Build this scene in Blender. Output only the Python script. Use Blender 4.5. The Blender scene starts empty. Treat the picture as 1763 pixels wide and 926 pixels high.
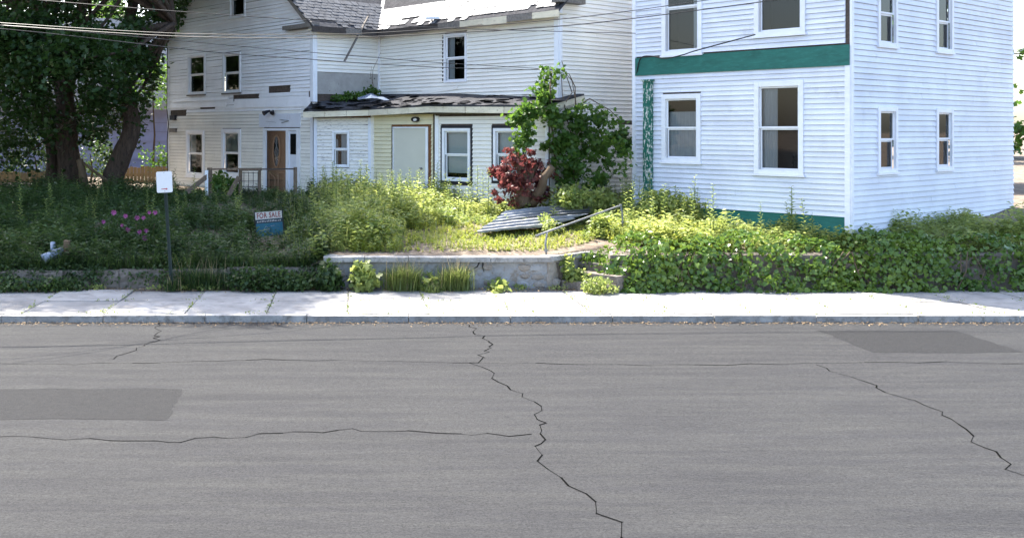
import bpy, bmesh, math, random
import numpy as np
from mathutils import Vector
random.seed(7); rng = np.random.default_rng(7)
S = bpy.context.scene; COL = S.collection
R = math.radians
# ------------------------------------------------------------------ camera, sky, sun, exposure
F, CX, HY, CZ = 1800.0, 600.0, 225.0, 3.36      # focal length and principal point in photo pixels, eye height
cam = bpy.data.objects.new('camera', bpy.data.cameras.new('camera')); COL.objects.link(cam); S.camera = cam
cam.location = (0, 0, CZ); cam.rotation_euler = (R(90), 0, 0)
cam.data.sensor_width = 36; cam.data.lens = 36*F/1763
cam.data.shift_x = (881.5-CX)/1763; cam.data.shift_y = -(463-HY)/1763
cam.data.clip_end = 3000; cam.data.clip_start = .1
SUN_EL, SUN_AZ = R(56), R(33)                    # behind the house, to the left
w = bpy.data.worlds.new('World'); S.world = w; w.use_nodes = True
sky = w.node_tree.nodes.new('ShaderNodeTexSky'); sky.sky_type = 'NISHITA'; sky.sun_disc = False
sky.sun_elevation = SUN_EL; sky.sun_rotation = -SUN_AZ
sky.dust_density = 2.5; sky.ozone_density = .6
bg = w.node_tree.nodes['Background']; bg.inputs[1].default_value = .15
w.node_tree.links.new(sky.outputs[0], bg.inputs[0])
sd = bpy.data.lights.new('sun', 'SUN'); sd.energy = 4.4; sd.angle = R(.53); sd.color = (1, .95, .86)
so = bpy.data.objects.new('sun', sd); COL.objects.link(so)
tosun = Vector((-math.sin(SUN_AZ)*math.cos(SUN_EL), math.cos(SUN_AZ)*math.cos(SUN_EL), math.sin(SUN_EL)))
so.rotation_euler = (-tosun).to_track_quat('-Z', 'Y').to_euler(); so.location = (0, 0, 40)
S.view_settings.view_transform = 'Standard'; S.view_settings.look = 'None'; S.view_settings.gamma = 1
S.view_settings.exposure = 2.15
# ------------------------------------------------------------------ materials
M = {}
def mat(name, col, rough=.8, var=.12, scale=3., col2=None, thr=(.45, .6), stretch=(1, 1, 1), bump=0., bscale=40., spec=.3, metal=0., island=0.):
    m = bpy.data.materials.new(name); m.use_nodes = True; nt = m.node_tree; N = nt.nodes; L = nt.links
    p = N['Principled BSDF']; p.inputs['Roughness'].default_value = rough; p.inputs['Metallic'].default_value = metal
    p.inputs['Specular IOR Level'].default_value = spec
    tc = N.new('ShaderNodeTexCoord'); mp = N.new('ShaderNodeMapping'); mp.inputs['Scale'].default_value = stretch
    L.new(tc.outputs['Object'], mp.inputs[0])
    n1 = N.new('ShaderNodeTexNoise'); n1.inputs['Scale'].default_value = scale; n1.inputs['Detail'].default_value = 6
    n1.inputs['Roughness'].default_value = .65
    L.new(mp.outputs[0], n1.inputs[0])
    mr = N.new('ShaderNodeMapRange'); mr.inputs[1].default_value = .3; mr.inputs[2].default_value = .7
    mr.inputs[3].default_value = 1-var; mr.inputs[4].default_value = 1+var; L.new(n1.outputs[0], mr.inputs[0])
    oi = N.new('ShaderNodeObjectInfo'); mo = N.new('ShaderNodeMapRange'); mo.inputs[3].default_value = 1-var*.5; mo.inputs[4].default_value = 1+var*.5
    L.new(oi.outputs['Random'], mo.inputs[0])
    mu = N.new('ShaderNodeMath'); mu.operation = 'MULTIPLY'; L.new(mr.outputs[0], mu.inputs[0]); L.new(mo.outputs[0], mu.inputs[1])
    last = mu
    if island:
        ge = N.new('ShaderNodeNewGeometry'); mi = N.new('ShaderNodeMapRange'); mi.inputs[3].default_value = 1-island; mi.inputs[4].default_value = 1+island
        L.new(ge.outputs['Random Per Island'], mi.inputs[0])
        m2 = N.new('ShaderNodeMath'); m2.operation = 'MULTIPLY'; L.new(mu.outputs[0], m2.inputs[0]); L.new(mi.outputs[0], m2.inputs[1]); last = m2
    vm = N.new('ShaderNodeVectorMath'); vm.operation = 'SCALE'; vm.inputs[0].default_value = col; L.new(last.outputs[0], vm.inputs['Scale'])
    out = vm.outputs[0]
    if col2:
        n2 = N.new('ShaderNodeTexNoise'); n2.inputs['Scale'].default_value = scale*2.3; n2.inputs['Detail'].default_value = 8; n2.inputs['Roughness'].default_value = .7
        L.new(mp.outputs[0], n2.inputs[0])
        r2 = N.new('ShaderNodeMapRange'); r2.inputs[1].default_value = thr[0]; r2.inputs[2].default_value = thr[1]; L.new(n2.outputs[0], r2.inputs[0])
        mx = N.new('ShaderNodeMix'); mx.data_type = 'RGBA'; L.new(r2.outputs[0], mx.inputs[0]); L.new(out, mx.inputs[6]); mx.inputs[7].default_value = (*col2, 1)
        out = mx.outputs[2]
    L.new(out, p.inputs['Base Color'])
    if bump:
        nb = N.new('ShaderNodeTexNoise'); nb.inputs['Scale'].default_value = bscale; nb.inputs['Detail'].default_value = 5; L.new(mp.outputs[0], nb.inputs[0])
        b = N.new('ShaderNodeBump'); b.inputs['Strength'].default_value = bump; b.inputs['Distance'].default_value = .03
        L.new(nb.outputs[0], b.inputs['Height']); L.new(b.outputs[0], p.inputs['Normal'])
    M[name] = m; return m
def leafmat(name, c1, c2, trans=.45, scale=.5, rough=.45):
    m = bpy.data.materials.new(name); m.use_nodes = True; nt = m.node_tree; N = nt.nodes; L = nt.links
    p = N['Principled BSDF']; p.inputs['Roughness'].default_value = rough; p.inputs['Specular IOR Level'].default_value = .35
    ge = N.new('ShaderNodeNewGeometry'); tc = N.new('ShaderNodeTexCoord')
    n1 = N.new('ShaderNodeTexNoise'); n1.inputs['Scale'].default_value = scale; n1.inputs['Detail'].default_value = 3; L.new(tc.outputs['Object'], n1.inputs[0])
    a = N.new('ShaderNodeMath'); a.operation = 'MULTIPLY_ADD'; a.inputs[1].default_value = .55; L.new(ge.outputs['Random Per Island'], a.inputs[0])
    s = N.new('ShaderNodeMath'); s.operation = 'MULTIPLY_ADD'; s.inputs[1].default_value = 2.; s.inputs[2].default_value = -.75; L.new(n1.outputs[0], s.inputs[0]); L.new(s.outputs[0], a.inputs[2])
    mx = N.new('ShaderNodeMix'); mx.data_type = 'RGBA'; mx.inputs[6].default_value = (*c1, 1); mx.inputs[7].default_value = (*c2, 1); L.new(a.outputs[0], mx.inputs[0])
    L.new(mx.outputs[2], p.inputs['Base Color'])
    t = N.new('ShaderNodeBsdfTranslucent')
    hs = N.new('ShaderNodeHueSaturation'); hs.inputs['Hue'].default_value = .485; hs.inputs['Value'].default_value = 1.7; hs.inputs['Saturation'].default_value = 1.05
    L.new(mx.outputs[2], hs.inputs['Color']); L.new(hs.outputs[0], t.inputs[0])
    ms = N.new('ShaderNodeMixShader'); ms.inputs[0].default_value = trans; L.new(p.outputs[0], ms.inputs[1]); L.new(t.outputs[0], ms.inputs[2])
    L.new(ms.outputs[0], N['Material Output'].inputs[0]); M[name] = m; return m
def glassmat():
    m = bpy.data.materials.new('glass'); m.use_nodes = True; nt = m.node_tree; N = nt.nodes; L = nt.links
    t = N.new('ShaderNodeBsdfTransparent'); t.inputs[0].default_value = (.75, .8, .8, 1); g = N.new('ShaderNodeBsdfGlossy'); g.inputs['Roughness'].default_value = .03
    fr = N.new('ShaderNodeFresnel'); fr.inputs[0].default_value = 1.5; ms = N.new('ShaderNodeMixShader')
    L.new(fr.outputs[0], ms.inputs[0]); L.new(t.outputs[0], ms.inputs[1]); L.new(g.outputs[0], ms.inputs[2]); L.new(ms.outputs[0], N['Material Output'].inputs[0]); M['glass'] = m
glassmat()
mat('siding_white', (.85, .855, .88), .55, .07, 1.5, (.68, .67, .64), (.6, .85))
mat('siding_cream', (.79, .77, .71), .6, .08, 1.5, (.50, .47, .40), (.6, .85))
mat('siding_pale', (.78, .76, .70), .55, .06, 1.2, (.60, .57, .50), (.62, .85))
mat('siding_yellow_bounce', (.66, .61, .42), .6, .07, 1.5, (.50, .46, .33), (.6, .85))  # cream siding; yellow light reflected into the porch is put into the colour
mat('siding_peeling', (.74, .72, .68), .7, .08, 2.2, (.22, .21, .22), (.57, .62), (1.2, 1.2, 9))
mat('siding_blue', (.66, .69, .76), .5, .1, 1.1, (.46, .47, .50), (.58, .85))  # neighbour's white siding: blue of sky-lit shade is put into the colour
mat('siding_violet', (.30, .32, .50), .7, .1, 2.)
mat('sheathing', (.11, .085, .07), .9, .3, 5., (.05, .04, .035), (.45, .6), (1, 1, 6), .4)
mat('trim_white', (.76, .78, .82), .5, .06, 4.)
mat('trim_cream', (.66, .60, .46), .65, .15, 3., (.34, .29, .22), (.58, .68), (1, 1, 3))
mat('raw_wood', (.17, .075, .03), .85, .35, 6., (.03, .02, .015), (.55, .62), (1, 1, 4), .4)
mat('grey_wood', (.21, .19, .17), .9, .3, 6., (.08, .075, .07), (.5, .65), (3, 3, 1), .5)
mat('dark_wood', (.06, .05, .045), .9, .3, 6., (.15, .13, .11), (.55, .65), (3, 3, 3), .5)
mat('slate', (.065, .07, .08), .75, .3, 3., (.11, .11, .115), (.56, .66), bump=.3, bscale=20, spec=.2)
mat('slate_sunlit', (.17, .175, .19), .6, .45, 3., (.08, .08, .085), (.56, .66), bump=.3, bscale=20, spec=.35)  # lighter copy of slate; sun glare on the main roof is in its colour
mat('tar_roof', (.05, .05, .054), .95, .4, 6., (.05, .05, .055), (.5, .62), bump=.8, bscale=12, spec=.05)
mat('flashing', (.11, .14, .20), .85, .15, 6., spec=.1)
mat('stucco', (.36, .35, .33), .9, .15, 3., (.07, .07, .06), (.62, .66), bump=.4)
mat('door_brown', (.27, .15, .085), .4, .15, 4., (.2, .11, .07), (.5, .7), (4, 4, 1), spec=.5)
mat('door_grey', (.56, .55, .47), .6, .04, 2.)
mat('black_paint', (.018, .018, .024), .6, .1, 4.)
mat('room_dark', (.02, .02, .02), .95, .1, 2.)  # near-black: the darkness of unlit rooms is put into the colour
mat('curtain', (.42, .43, .46), .9, .12, 4., stretch=(8, 8, .4))
mat('blind', (.50, .55, .55), .8, .04, 3.)
mat('green_paint', (.018, .13, .105), .6, .2, 2., (.03, .17, .14), (.5, .7), (1, 1, 4))
mat('green_peeling', (.015, .13, .09), .6, .15, 3., (.62, .62, .58), (.54, .57), (3, 3, 1.2))
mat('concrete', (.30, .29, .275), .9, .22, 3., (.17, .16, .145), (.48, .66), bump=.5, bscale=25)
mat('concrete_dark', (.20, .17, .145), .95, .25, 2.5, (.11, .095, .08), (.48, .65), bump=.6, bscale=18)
mat('parging', (.27, .27, .27), .92, .2, 2.2, (.20, .17, .14), (.54, .64), bump=.8, bscale=12)
mat('stone', (.25, .22, .19), .9, .25, 5., (.30, .295, .285), (.55, .66), bump=.8, bscale=14)
mat('pavement', (.28, .27, .255), .93, .25, 1.2, (.17, .16, .15), (.5, .72), bump=.4, bscale=60)
mat('asphalt', (.019, .019, .0205), .92, .15, 1.5, (.029, .029, .028), (.42, .7), stretch=(.12, 1.1, 1), bump=.7, bscale=90)
mat('tar_seam', (.008, .008, .008), 1., .2, 3., spec=0.)
mat('soil', (.13, .10, .075), .95, .3, 2., (.24, .20, .15), (.5, .62), bump=.9, bscale=15)
mat('bark', (.085, .06, .045), .95, .35, 3., (.04, .03, .025), (.5, .6), (3, 3, .5), 1., 9)
mat('bark_pale', (.15, .105, .065), .9, .25, 5., (.13, .09, .06), (.5, .65), (2, 2, .6), .6)
mat('fence_wood', (.30, .20, .10), .85, .2, 4., stretch=(3, 3, .6))
mat('stem_green', (.10, .14, .04), .7, .2, 3.)
mat('stem_brown', (.10, .07, .045), .85, .2, 5.)
mat('sign_white', (.74, .74, .74), .5, .03, 5.)
mat('red_paint', (.45, .03, .03), .5, .05, 5.); mat('dark_red', (.22, .03, .025), .5, .08, 5.)
mat('sign_blue', (.02, .11, .17), .45, .2, 6., (.03, .13, .14), (.5, .6))
mat('sign_dark', (.02, .035, .05), .5, .1, 5.); mat('sign_pale', (.42, .40, .38), .6, .1, 5.)
mat('post_metal', (.035, .05, .045), .55, .2, 5., metal=.3)
mat('galvanised', (.22, .22, .22), .6, .15, 8., (.15, .12, .09), (.6, .7), metal=.4)
mat('sheet_metal', (.27, .28, .30), .7, .15, 3., (.12, .11, .10), (.56, .7), metal=.1)
mat('pipe_blue', (.22, .26, .33), .5, .12, 5., (.2, .21, .22), (.6, .7))
mat('wire_black', (.012, .012, .013), .5, 0., 5.)
mat('shingle_grey', (.33, .33, .34), .85, .15, 4., bump=.5, bscale=30)
mat('petal_pink', (.27, .06, .18), .5, .2, 9., island=.4)
mat('litter', (.20, .14, .08), .9, .3, 6., island=.5)
leafmat('leaf_tree', (.015, .038, .010), (.032, .07, .015), .35, .6)
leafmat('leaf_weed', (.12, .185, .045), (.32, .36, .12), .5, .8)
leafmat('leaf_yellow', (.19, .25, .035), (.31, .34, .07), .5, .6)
leafmat('leaf_shade', (.018, .042, .014), (.065, .11, .03), .4, .9)  # darker copy of leaf_weed; the tree shade is put into its colour
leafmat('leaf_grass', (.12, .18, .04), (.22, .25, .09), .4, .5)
leafmat('leaf_ivy', (.045, .10, .02), (.13, .20, .035), .3, 1.2, .25)
leafmat('leaf_vine', (.035, .09, .018), (.095, .175, .03), .45, .8)
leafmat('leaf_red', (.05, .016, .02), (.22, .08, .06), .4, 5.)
leafmat('leaf_dry', (.26, .22, .11), (.34, .29, .16), .35, 1.)
# ------------------------------------------------------------------ object helpers
BASE = {}
def props(o, label=None, cat=None, group=None, kind=None):
    for k, v in (('label', label), ('category', cat), ('group', group), ('kind', kind)):
        if v: o[k] = v
    return o
def thing(name, loc, label, cat, group=None):
    o = bpy.data.objects.new(name, None); o.empty_display_size = .2; COL.objects.link(o); o.location = loc
    BASE[o.name] = Vector(loc); return props(o, label, cat, group)
def link(name, me, parent=None, loc=None):
    o = bpy.data.objects.new(name, me); COL.objects.link(o)
    if parent is not None:
        o.parent = parent; BASE[o.name] = BASE[parent.name]
    else:
        o.location = loc or (0, 0, 0); BASE[o.name] = Vector(o.location)
    return o
def mk(name, verts, faces, m, parent=None, smooth=False):
    verts = np.asarray(verts, float)
    if parent is not None: loc = BASE[parent.name]
    else: loc = Vector((float(verts[:, 0].mean()), float(verts[:, 1].mean()), float(verts[:, 2].min())))
    me = bpy.data.meshes.new(name); me.from_pydata([tuple(v) for v in (verts-np.array(loc))], [], faces)
    me.materials.append(M[m])
    if smooth: me.polygons.foreach_set('use_smooth', [True]*len(me.polygons))
    me.update()
    return link(name, me, parent, loc)
BF = [(0, 1, 2, 3), (7, 6, 5, 4), (0, 4, 5, 1), (1, 5, 6, 2), (2, 6, 7, 3), (3, 7, 4, 0)]
class MB:
    def __init__(s): s.v = []; s.f = []
    def add(s, v, f):
        k = len(s.v); s.v += [tuple(p) for p in v]; s.f += [tuple(i+k for i in q) for q in f]; return s
    def hexa(s, v): return s.add(v, BF)
    def box(s, a, b):
        (x0, y0, z0), (x1, y1, z1) = a, b
        return s.hexa([(x0, y0, z0), (x0, y1, z0), (x1, y1, z0), (x1, y0, z0), (x0, y0, z1), (x0, y1, z1), (x1, y1, z1), (x1, y0, z1)])
    def bar(s, a, b, w, t=None):
        a, b = Vector(a), Vector(b); t = t or w; d = (b-a).normalized(); up = Vector((0, 0, 1)) if abs(d.z) < .9 else Vector((1, 0, 0))
        x = d.cross(up).normalized()*w/2; y = d.cross(x).normalized()*t/2
        return s.hexa([a-x-y, a+x-y, a+x+y, a-x+y, b-x-y, b+x-y, b+x+y, b-x+y])
    def tube(s, pts, rad, n=8):
        pts = [Vector(p) for p in pts]; rr = rad if isinstance(rad, (list, tuple)) else [rad]*len(pts); k0 = len(s.v); px = None
        for i, p in enumerate(pts):
            d = (pts[min(i+1, len(pts)-1)]-pts[max(i-1, 0)]).normalized()
            if px is None: px = d.cross(Vector((.13, .31, .94)) if abs(d.z) < .9 else Vector((1, .1, 0))).normalized()
            px = (px-d*px.dot(d)).normalized(); y = d.cross(px)
            for j in range(n):
                a = 2*math.pi*j/n; s.v.append(tuple(p+(px*math.cos(a)+y*math.sin(a))*rr[i]))
        for i in range(len(pts)-1):
            for j in range(n):
                s.f.append((k0+i*n+j, k0+i*n+(j+1) % n, k0+(i+1)*n+(j+1) % n, k0+(i+1)*n+j))
        s.f.append(tuple(k0+j for j in range(n))[::-1]); s.f.append(tuple(k0+(len(pts)-1)*n+j for j in range(n))); return s
    def build(s, name, m, parent=None, smooth=False): return mk(name, s.v, s.f, m, parent, smooth)
def P(px, py, D): return Vector(((px-CX)/F*D, D, CZ-(py-HY)/F*D))
class Wall:                                     # a vertical plane: u along it, z up, w out of it
    def __init__(s, p0, ang):                   # ang: how much it comes nearer to the right
        s.o = Vector((p0[0], p0[1], 0)); s.d = Vector((math.cos(ang), -math.sin(ang), 0)); s.n = Vector((-math.sin(ang), -math.cos(ang), 0))
    def pt(s, u, z, w=0): return s.o+s.d*u+s.n*w+Vector((0, 0, z))
    def pix(s, px, py):
        r = Vector(((px-CX)/F, 1, -(py-HY)/F)); k = s.n.dot(s.o)/s.n.dot(r); p = r*k
        return (p-s.o).dot(s.d), CZ+p.z
    def u(s, px): return s.pix(px, HY)[0]
    def box(s, mb, u0, u1, z0, z1, w0, w1):
        return mb.hexa([s.pt(u0, z0, w0), s.pt(u1, z0, w0), s.pt(u1, z0, w1), s.pt(u0, z0, w1), s.pt(u0, z1, w0), s.pt(u1, z1, w0), s.pt(u1, z1, w1), s.pt(u0, z1, w1)])
    def part(s, name, u0, u1, z0, z1, w0, w1, m, parent): return s.box(MB(), u0, u1, z0, z1, w0, w1).build(name, m, parent)
def plate(wl, name, u0, u1, z0, z1, holes, m, parent):
    us = sorted({u0, u1, *[h[0] for h in holes], *[h[1] for h in holes]}); zs = sorted({z0, z1, *[h[2] for h in holes], *[h[3] for h in holes]})
    us = [a for a in us if u0 <= a <= u1]; zs = [a for a in zs if z0 <= a <= z1]; mb = MB()
    for a, b in zip(us, us[1:]):
        for c, d in zip(zs, zs[1:]):
            if any(h[0] < (a+b)/2 < h[1] and h[2] < (c+d)/2 < h[3] for h in holes): continue
            mb.add([wl.pt(a, c), wl.pt(b, c), wl.pt(b, d), wl.pt(a, d)], [(0, 1, 2, 3)])
    return mb.build(name, m, parent)
def boards(wl, parent, m, z0, z1, lo, hi, holes, step=.115, jit=.003, name='clapboard', gap=.004):  # gap bares dark sheathing to draw a shadow line under each board
    z = z0; rows = 0
    while z < z1-.02:
        zt = min(z+step, z1); a, b = lo((z+zt)/2), hi((z+zt)/2); iv = [(a, b)]
        for h in holes:
            if h[2] < z+step*.6 and h[3] > z+step*.4:
                nv = []
                for (p, q) in iv:
                    if h[1] <= p or h[0] >= q: nv.append((p, q)); continue
                    if h[0] > p: nv.append((p, h[0]))
                    if h[1] < q: nv.append((h[1], q))
                iv = nv
        jv = []
        for (p, q) in iv:
            if q-p > 3.2 and random.random() < .45:
                c_ = random.uniform(p+.8, q-.8); jv += [(p, c_-.003), (c_+.003, q)]
            else: jv.append((p, q))
        for (p, q) in jv:
            if q-p < .04: continue
            e = random.uniform(-jit, jit); e2 = random.uniform(-jit, jit); k = .042+random.uniform(-.004, .005)
            mk(name, [wl.pt(p, z+e, .003), wl.pt(q, z+e2, .003), wl.pt(q, z+e2, k), wl.pt(p, z+e, k),
                      wl.pt(p, zt-gap, .001), wl.pt(q, zt-gap, .001), wl.pt(q, zt-gap, .012), wl.pt(p, zt-gap, .012)], BF, m, parent)
        z = zt; rows += 1
def window(wl, parent, px0, px1, py0, py1, casing=.09, cm='trim_white', inside=None, depth=.5, split=.5, sill=True, outer=None, lab=None, sash='trim_white'):
    pm, ym = (px0+px1)/2, (py0+py1)/2
    u0, u1 = wl.u(px0), wl.u(px1); z1, z0 = wl.pix(pm, py0)[1], wl.pix(pm, py1)[1]
    mb = MB(); c = casing; W0, W1 = -.005, .06
    wl.box(mb, u0, u0+c, z0, z1, W0, W1); wl.box(mb, u1-c, u1, z0, z1, W0, W1); wl.box(mb, u0+c, u1-c, z1-c, z1, W0, W1-.003); wl.box(mb, u0+c, u1-c, z0, z0+c*.8, W0, W1-.003)
    o = mb.build('window', cm, parent)
    if lab: o['label'] = lab
    if outer:
        k = outer[0]; mb = MB(); wl.box(mb, u0-k, u0, z0-k, z1+k, 0, .03); wl.box(mb, u1, u1+k, z0-k, z1+k, 0, .03); wl.box(mb, u0, u1, z1, z1+k, 0, .028); wl.box(mb, u0, u1, z0-k, z0, 0, .028)
        mb.build('outer_trim', outer[1], o)
    if sill: wl.part('sill', u0-.03, u1+.03, z0-.05, z0-.001, 0, .085, cm if sill is True else sill, o)
    a, b, e, f = u0+c, u1-c, z0+c*.8, z1-c; zm = e+(f-e)*split; t = .04
    for (p, q, ww) in ((zm, f, .0), (e, zm, -.03)):
        mb = MB(); wl.box(mb, a, a+t, p, q, ww-.03, ww); wl.box(mb, b-t, b, p, q, ww-.03, ww); wl.box(mb, a+t, b-t, q-t, q, ww-.03, ww-.002); wl.box(mb, a+t, b-t, p, p+t, ww-.03, ww-.002)
        mb.build('sash', sash, o)
        mk('pane', [wl.pt(a+t, p+t, ww-.015), wl.pt(b-t, p+t, ww-.015), wl.pt(b-t, q-t, ww-.015), wl.pt(a+t, q-t, ww-.015)], [(0, 1, 2, 3)], 'glass', o)
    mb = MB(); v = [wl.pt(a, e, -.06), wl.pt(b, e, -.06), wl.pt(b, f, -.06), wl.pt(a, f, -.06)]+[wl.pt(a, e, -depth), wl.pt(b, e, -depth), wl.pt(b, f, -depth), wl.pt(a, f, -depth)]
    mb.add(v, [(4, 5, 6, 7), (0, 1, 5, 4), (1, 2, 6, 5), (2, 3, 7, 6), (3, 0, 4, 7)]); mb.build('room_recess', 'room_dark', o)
    if inside:
        for (nm, mm, fa, fb, fe, ff) in inside:          # fractions of the opening
            n = 16; mb = MB(); V = []
            for i in range(n+1):
                uu = a+(b-a)*(fa+(fb-fa)*i/n); ww = -.10+(.012*math.sin(i*2.2) if nm == 'curtain' else 0)
                V += [wl.pt(uu, e+(f-e)*fe, ww), wl.pt(uu, e+(f-e)*ff, ww)]
            mb.add(V, [(2*i, 2*i+2, 2*i+3, 2*i+1) for i in range(n)]); mb.build(nm, mm, o, True)
    return o, (u0+.01, u1-.01, z0+.01, z1-.01), (u0+c*.6, u1-c*.6, z0+c*.6, z1-c*.6)
# fast foliage meshes
def npmesh(name, V, T, m, parent=None, smooth=False, mats=None):
    V = np.asarray(V, np.float32); T = np.asarray(T, np.int32)
    loc = np.array(BASE[parent.name]) if parent is not None else np.array((V[:, 0].mean(), V[:, 1].mean(), V[:, 2].min()))
    me = bpy.data.meshes.new(name); me.vertices.add(len(V)); me.vertices.foreach_set('co', (V-loc).astype(np.float32).ravel())
    me.loops.add(T.size); me.loops.foreach_set('vertex_index', T.ravel()); me.polygons.add(len(T))
    me.polygons.foreach_set('loop_start', np.arange(0, T.size, 3, dtype=np.int32)); me.materials.append(M[m])
    me.update(calc_edges=True); me.validate()
    return link(name, me, parent, Vector(loc.tolist()))
TPL = {'oval': (np.array([(0, 0, 0), (.45, .5, .12), (1, 0, 0), (.45, -.5, .12), (.5, 0, 0)]), [(0, 4, 1), (1, 4, 2), (0, 3, 4), (4, 3, 2)]),
       'lobed': (np.array([(0, 0, 0), (.15, .5, .06), (.42, .24, .03), (.62, .48, .08), (1, 0, -.05), (.62, -.48, .08), (.42, -.24, .03), (.15, -.5, .06)]), [(0, 2, 1), (0, 7, 6), (0, 6, 2), (2, 6, 4), (2, 4, 3), (6, 5, 4)]),
       'heart': (np.array([(0, 0, 0), (-.1, .3, .05), (.3, .52, .1), (1, 0, -.08), (.3, -.52, .1), (-.1, -.3, .05), (.45, 0, 0)]), [(0, 6, 1), (1, 6, 2), (2, 6, 3), (0, 5, 6), (5, 4, 6), (4, 3, 6)])}
def unit(a): return a/np.maximum(np.linalg.norm(a, axis=1, keepdims=True), 1e-6)
def leaves(pos, axis, nor, ln, wd, kind='oval'):
    t, f = TPL[kind]; f = np.array(f); n = len(pos); axis = unit(axis); nor = unit(nor-axis*(nor*axis).sum(1, keepdims=True)); side = np.cross(nor, axis)
    ln = np.broadcast_to(ln, n)[:, None, None]; wd = np.broadcast_to(wd, n)[:, None, None]
    V = pos[:, None]+axis[:, None]*t[None, :, 0, None]*ln+side[:, None]*t[None, :, 1, None]*wd+nor[:, None]*t[None, :, 2, None]*ln
    T = f[None]+(np.arange(n)*len(t))[:, None, None]
    return V.reshape(-1, 3), T.reshape(-1, 3)
def blades(pos, h, lean, wdt):
    n = len(pos); a = rng.uniform(0, 2*np.pi, n); d = np.stack([np.cos(a), np.sin(a), 0*a], 1); s = np.stack([-np.sin(a), np.cos(a), 0*a], 1)*wdt[:, None]
    up = np.array((0, 0, 1.)); l = lean[:, None]*h[:, None]*d; H = h[:, None]*up
    V = np.stack([pos-s, pos+s, pos+l*.3+H*.55-s*.8, pos+l*.3+H*.55+s*.8, pos+l+H*(1-.35*lean[:, None])], 1)
    T = np.array([(0, 1, 3), (0, 3, 2), (2, 3, 4)])[None]+(np.arange(n)*5)[:, None, None]
    return V.reshape(-1, 3), T.reshape(-1, 3)
def cat(parts):
    V = []; T = []; k = 0
    for v, t in parts: V.append(v); T.append(t+k); k += len(v)
    return np.concatenate(V), np.concatenate(T)
def rdir(n, up=.0): d = unit(rng.normal(size=(n, 3))); d[:, 2] += up; return unit(d)
def cloud(n, blobs):                            # points inside ellipsoids (centre, radii), denser to the skin
    wts = np.array([b[1][0]*b[1][1]*b[1][2] for b in blobs])**.8; k = rng.choice(len(blobs), n, p=wts/wts.sum())
    c = np.array([b[0] for b in blobs])[k]; r = np.array([b[1] for b in blobs])[k]; d = unit(rng.normal(size=(n, 3)))
    return c+d*r*(rng.uniform(.15, 1, (n, 1))**.45), d
# ------------------------------------------------------------------ setting: ground, road, pavement, yard
A52, A38 = R(52), R(-38)
STAIR = Wall((4.26, 22.2), R(-40))              # line of the wall beside the steps
def yz(x, y):
    x = np.asarray(x, float); y = np.asarray(y, float)
    t = np.clip((y-22.3)/7.5, 0, 1); b = .33+.33*np.clip((x+1.1)/.8, 0, 1)
    z = b+(1.32-b)*t**.8 + .05*np.sin(x*1.3+y)*np.cos(y*.9-x*.4)*np.clip((y-22.5)*2, 0, 1) + np.clip((y-45)*.02, 0, 1.5)
    du = (x-4.26)*STAIR.d.x+(y-22.2)*STAIR.d.y; dn = (x-4.26)*STAIR.n.x+(y-22.2)*STAIR.n.y
    return np.where((dn > .02) & (dn < 1.35) & (du < 1.75), np.minimum(z, -.03), z)
def sheet(name, x0, x1, y0, y1, z, m): return props(mk(name, [(x0, y0, z), (x1, y0, z), (x1, y1, z), (x0, y1, z)], [(0, 1, 2, 3)], m), kind='structure')
sheet('ground', -1500, 1500, -800, 2500, -.16, 'soil')
road = sheet('road', -200, 200, -2, 19.0, -.12, 'asphalt')
for pts in ([(-9, 15.8), (-4, 15.6), (-1, 15.9), (4, 15.5), (9, 15.7), (14, 15.4)], [(2.1, 19), (2.3, 17), (1.9, 15.6), (2.4, 13), (2.0, 11), (2.6, 8)], [(-3.4, 19), (-3.2, 17.4), (-3.6, 15.7)], [(7, 15.6), (7.3, 13), (6.8, 10.5), (7.2, 8)], [(-5, 12), (-2, 11.7), (0, 12.2), (2.2, 11.9)]):
    q = []
    for (a, b) in zip(pts, pts[1:]):
        for i in range(12): q.append((a[0]+(b[0]-a[0])*i/12+random.uniform(-.09, .09), a[1]+(b[1]-a[1])*i/12+random.uniform(-.07, .07)))
    mb = MB()
    for a, b in zip(q, q[1:]):
        d = Vector((b[0]-a[0], b[1]-a[1], 0)).normalized(); n_ = Vector((-d.y, d.x, 0))*random.uniform(.003, .012)
        A_, B_ = Vector((*a, -.116)), Vector((*b, -.116)); mb.add([A_-n_-d*.01, B_-n_+d*.01, B_+n_+d*.01, A_+n_-d*.01], [(0, 1, 2, 3)])
    mb.build('tar_seam', 'tar_seam', road)
am = M['asphalt']; nt = am.node_tree; tcn = nt.nodes.new('ShaderNodeTexCoord'); vo = nt.nodes.new('ShaderNodeTexVoronoi'); vo.inputs['Scale'].default_value = 70; nt.links.new(tcn.outputs['Object'], vo.inputs[0])
pr = nt.nodes['Principled BSDF']; src = pr.inputs['Base Color'].links[0].from_socket; mr_ = nt.nodes.new('ShaderNodeMapRange'); mr_.inputs[3].default_value = .55; mr_.inputs[4].default_value = 1.75; nt.links.new(vo.outputs['Color'], mr_.inputs[0])
vs = nt.nodes.new('ShaderNodeVectorMath'); vs.operation = 'SCALE'; nt.links.new(src, vs.inputs[0]); nt.links.new(mr_.outputs[0], vs.inputs['Scale']); nt.links.new(vs.outputs[0], pr.inputs['Base Color'])
mat('asphalt_patch', (.013, .013, .014), .95, .25, 8., (.02, .02, .02), (.45, .7), bump=.8, bscale=70)
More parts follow.
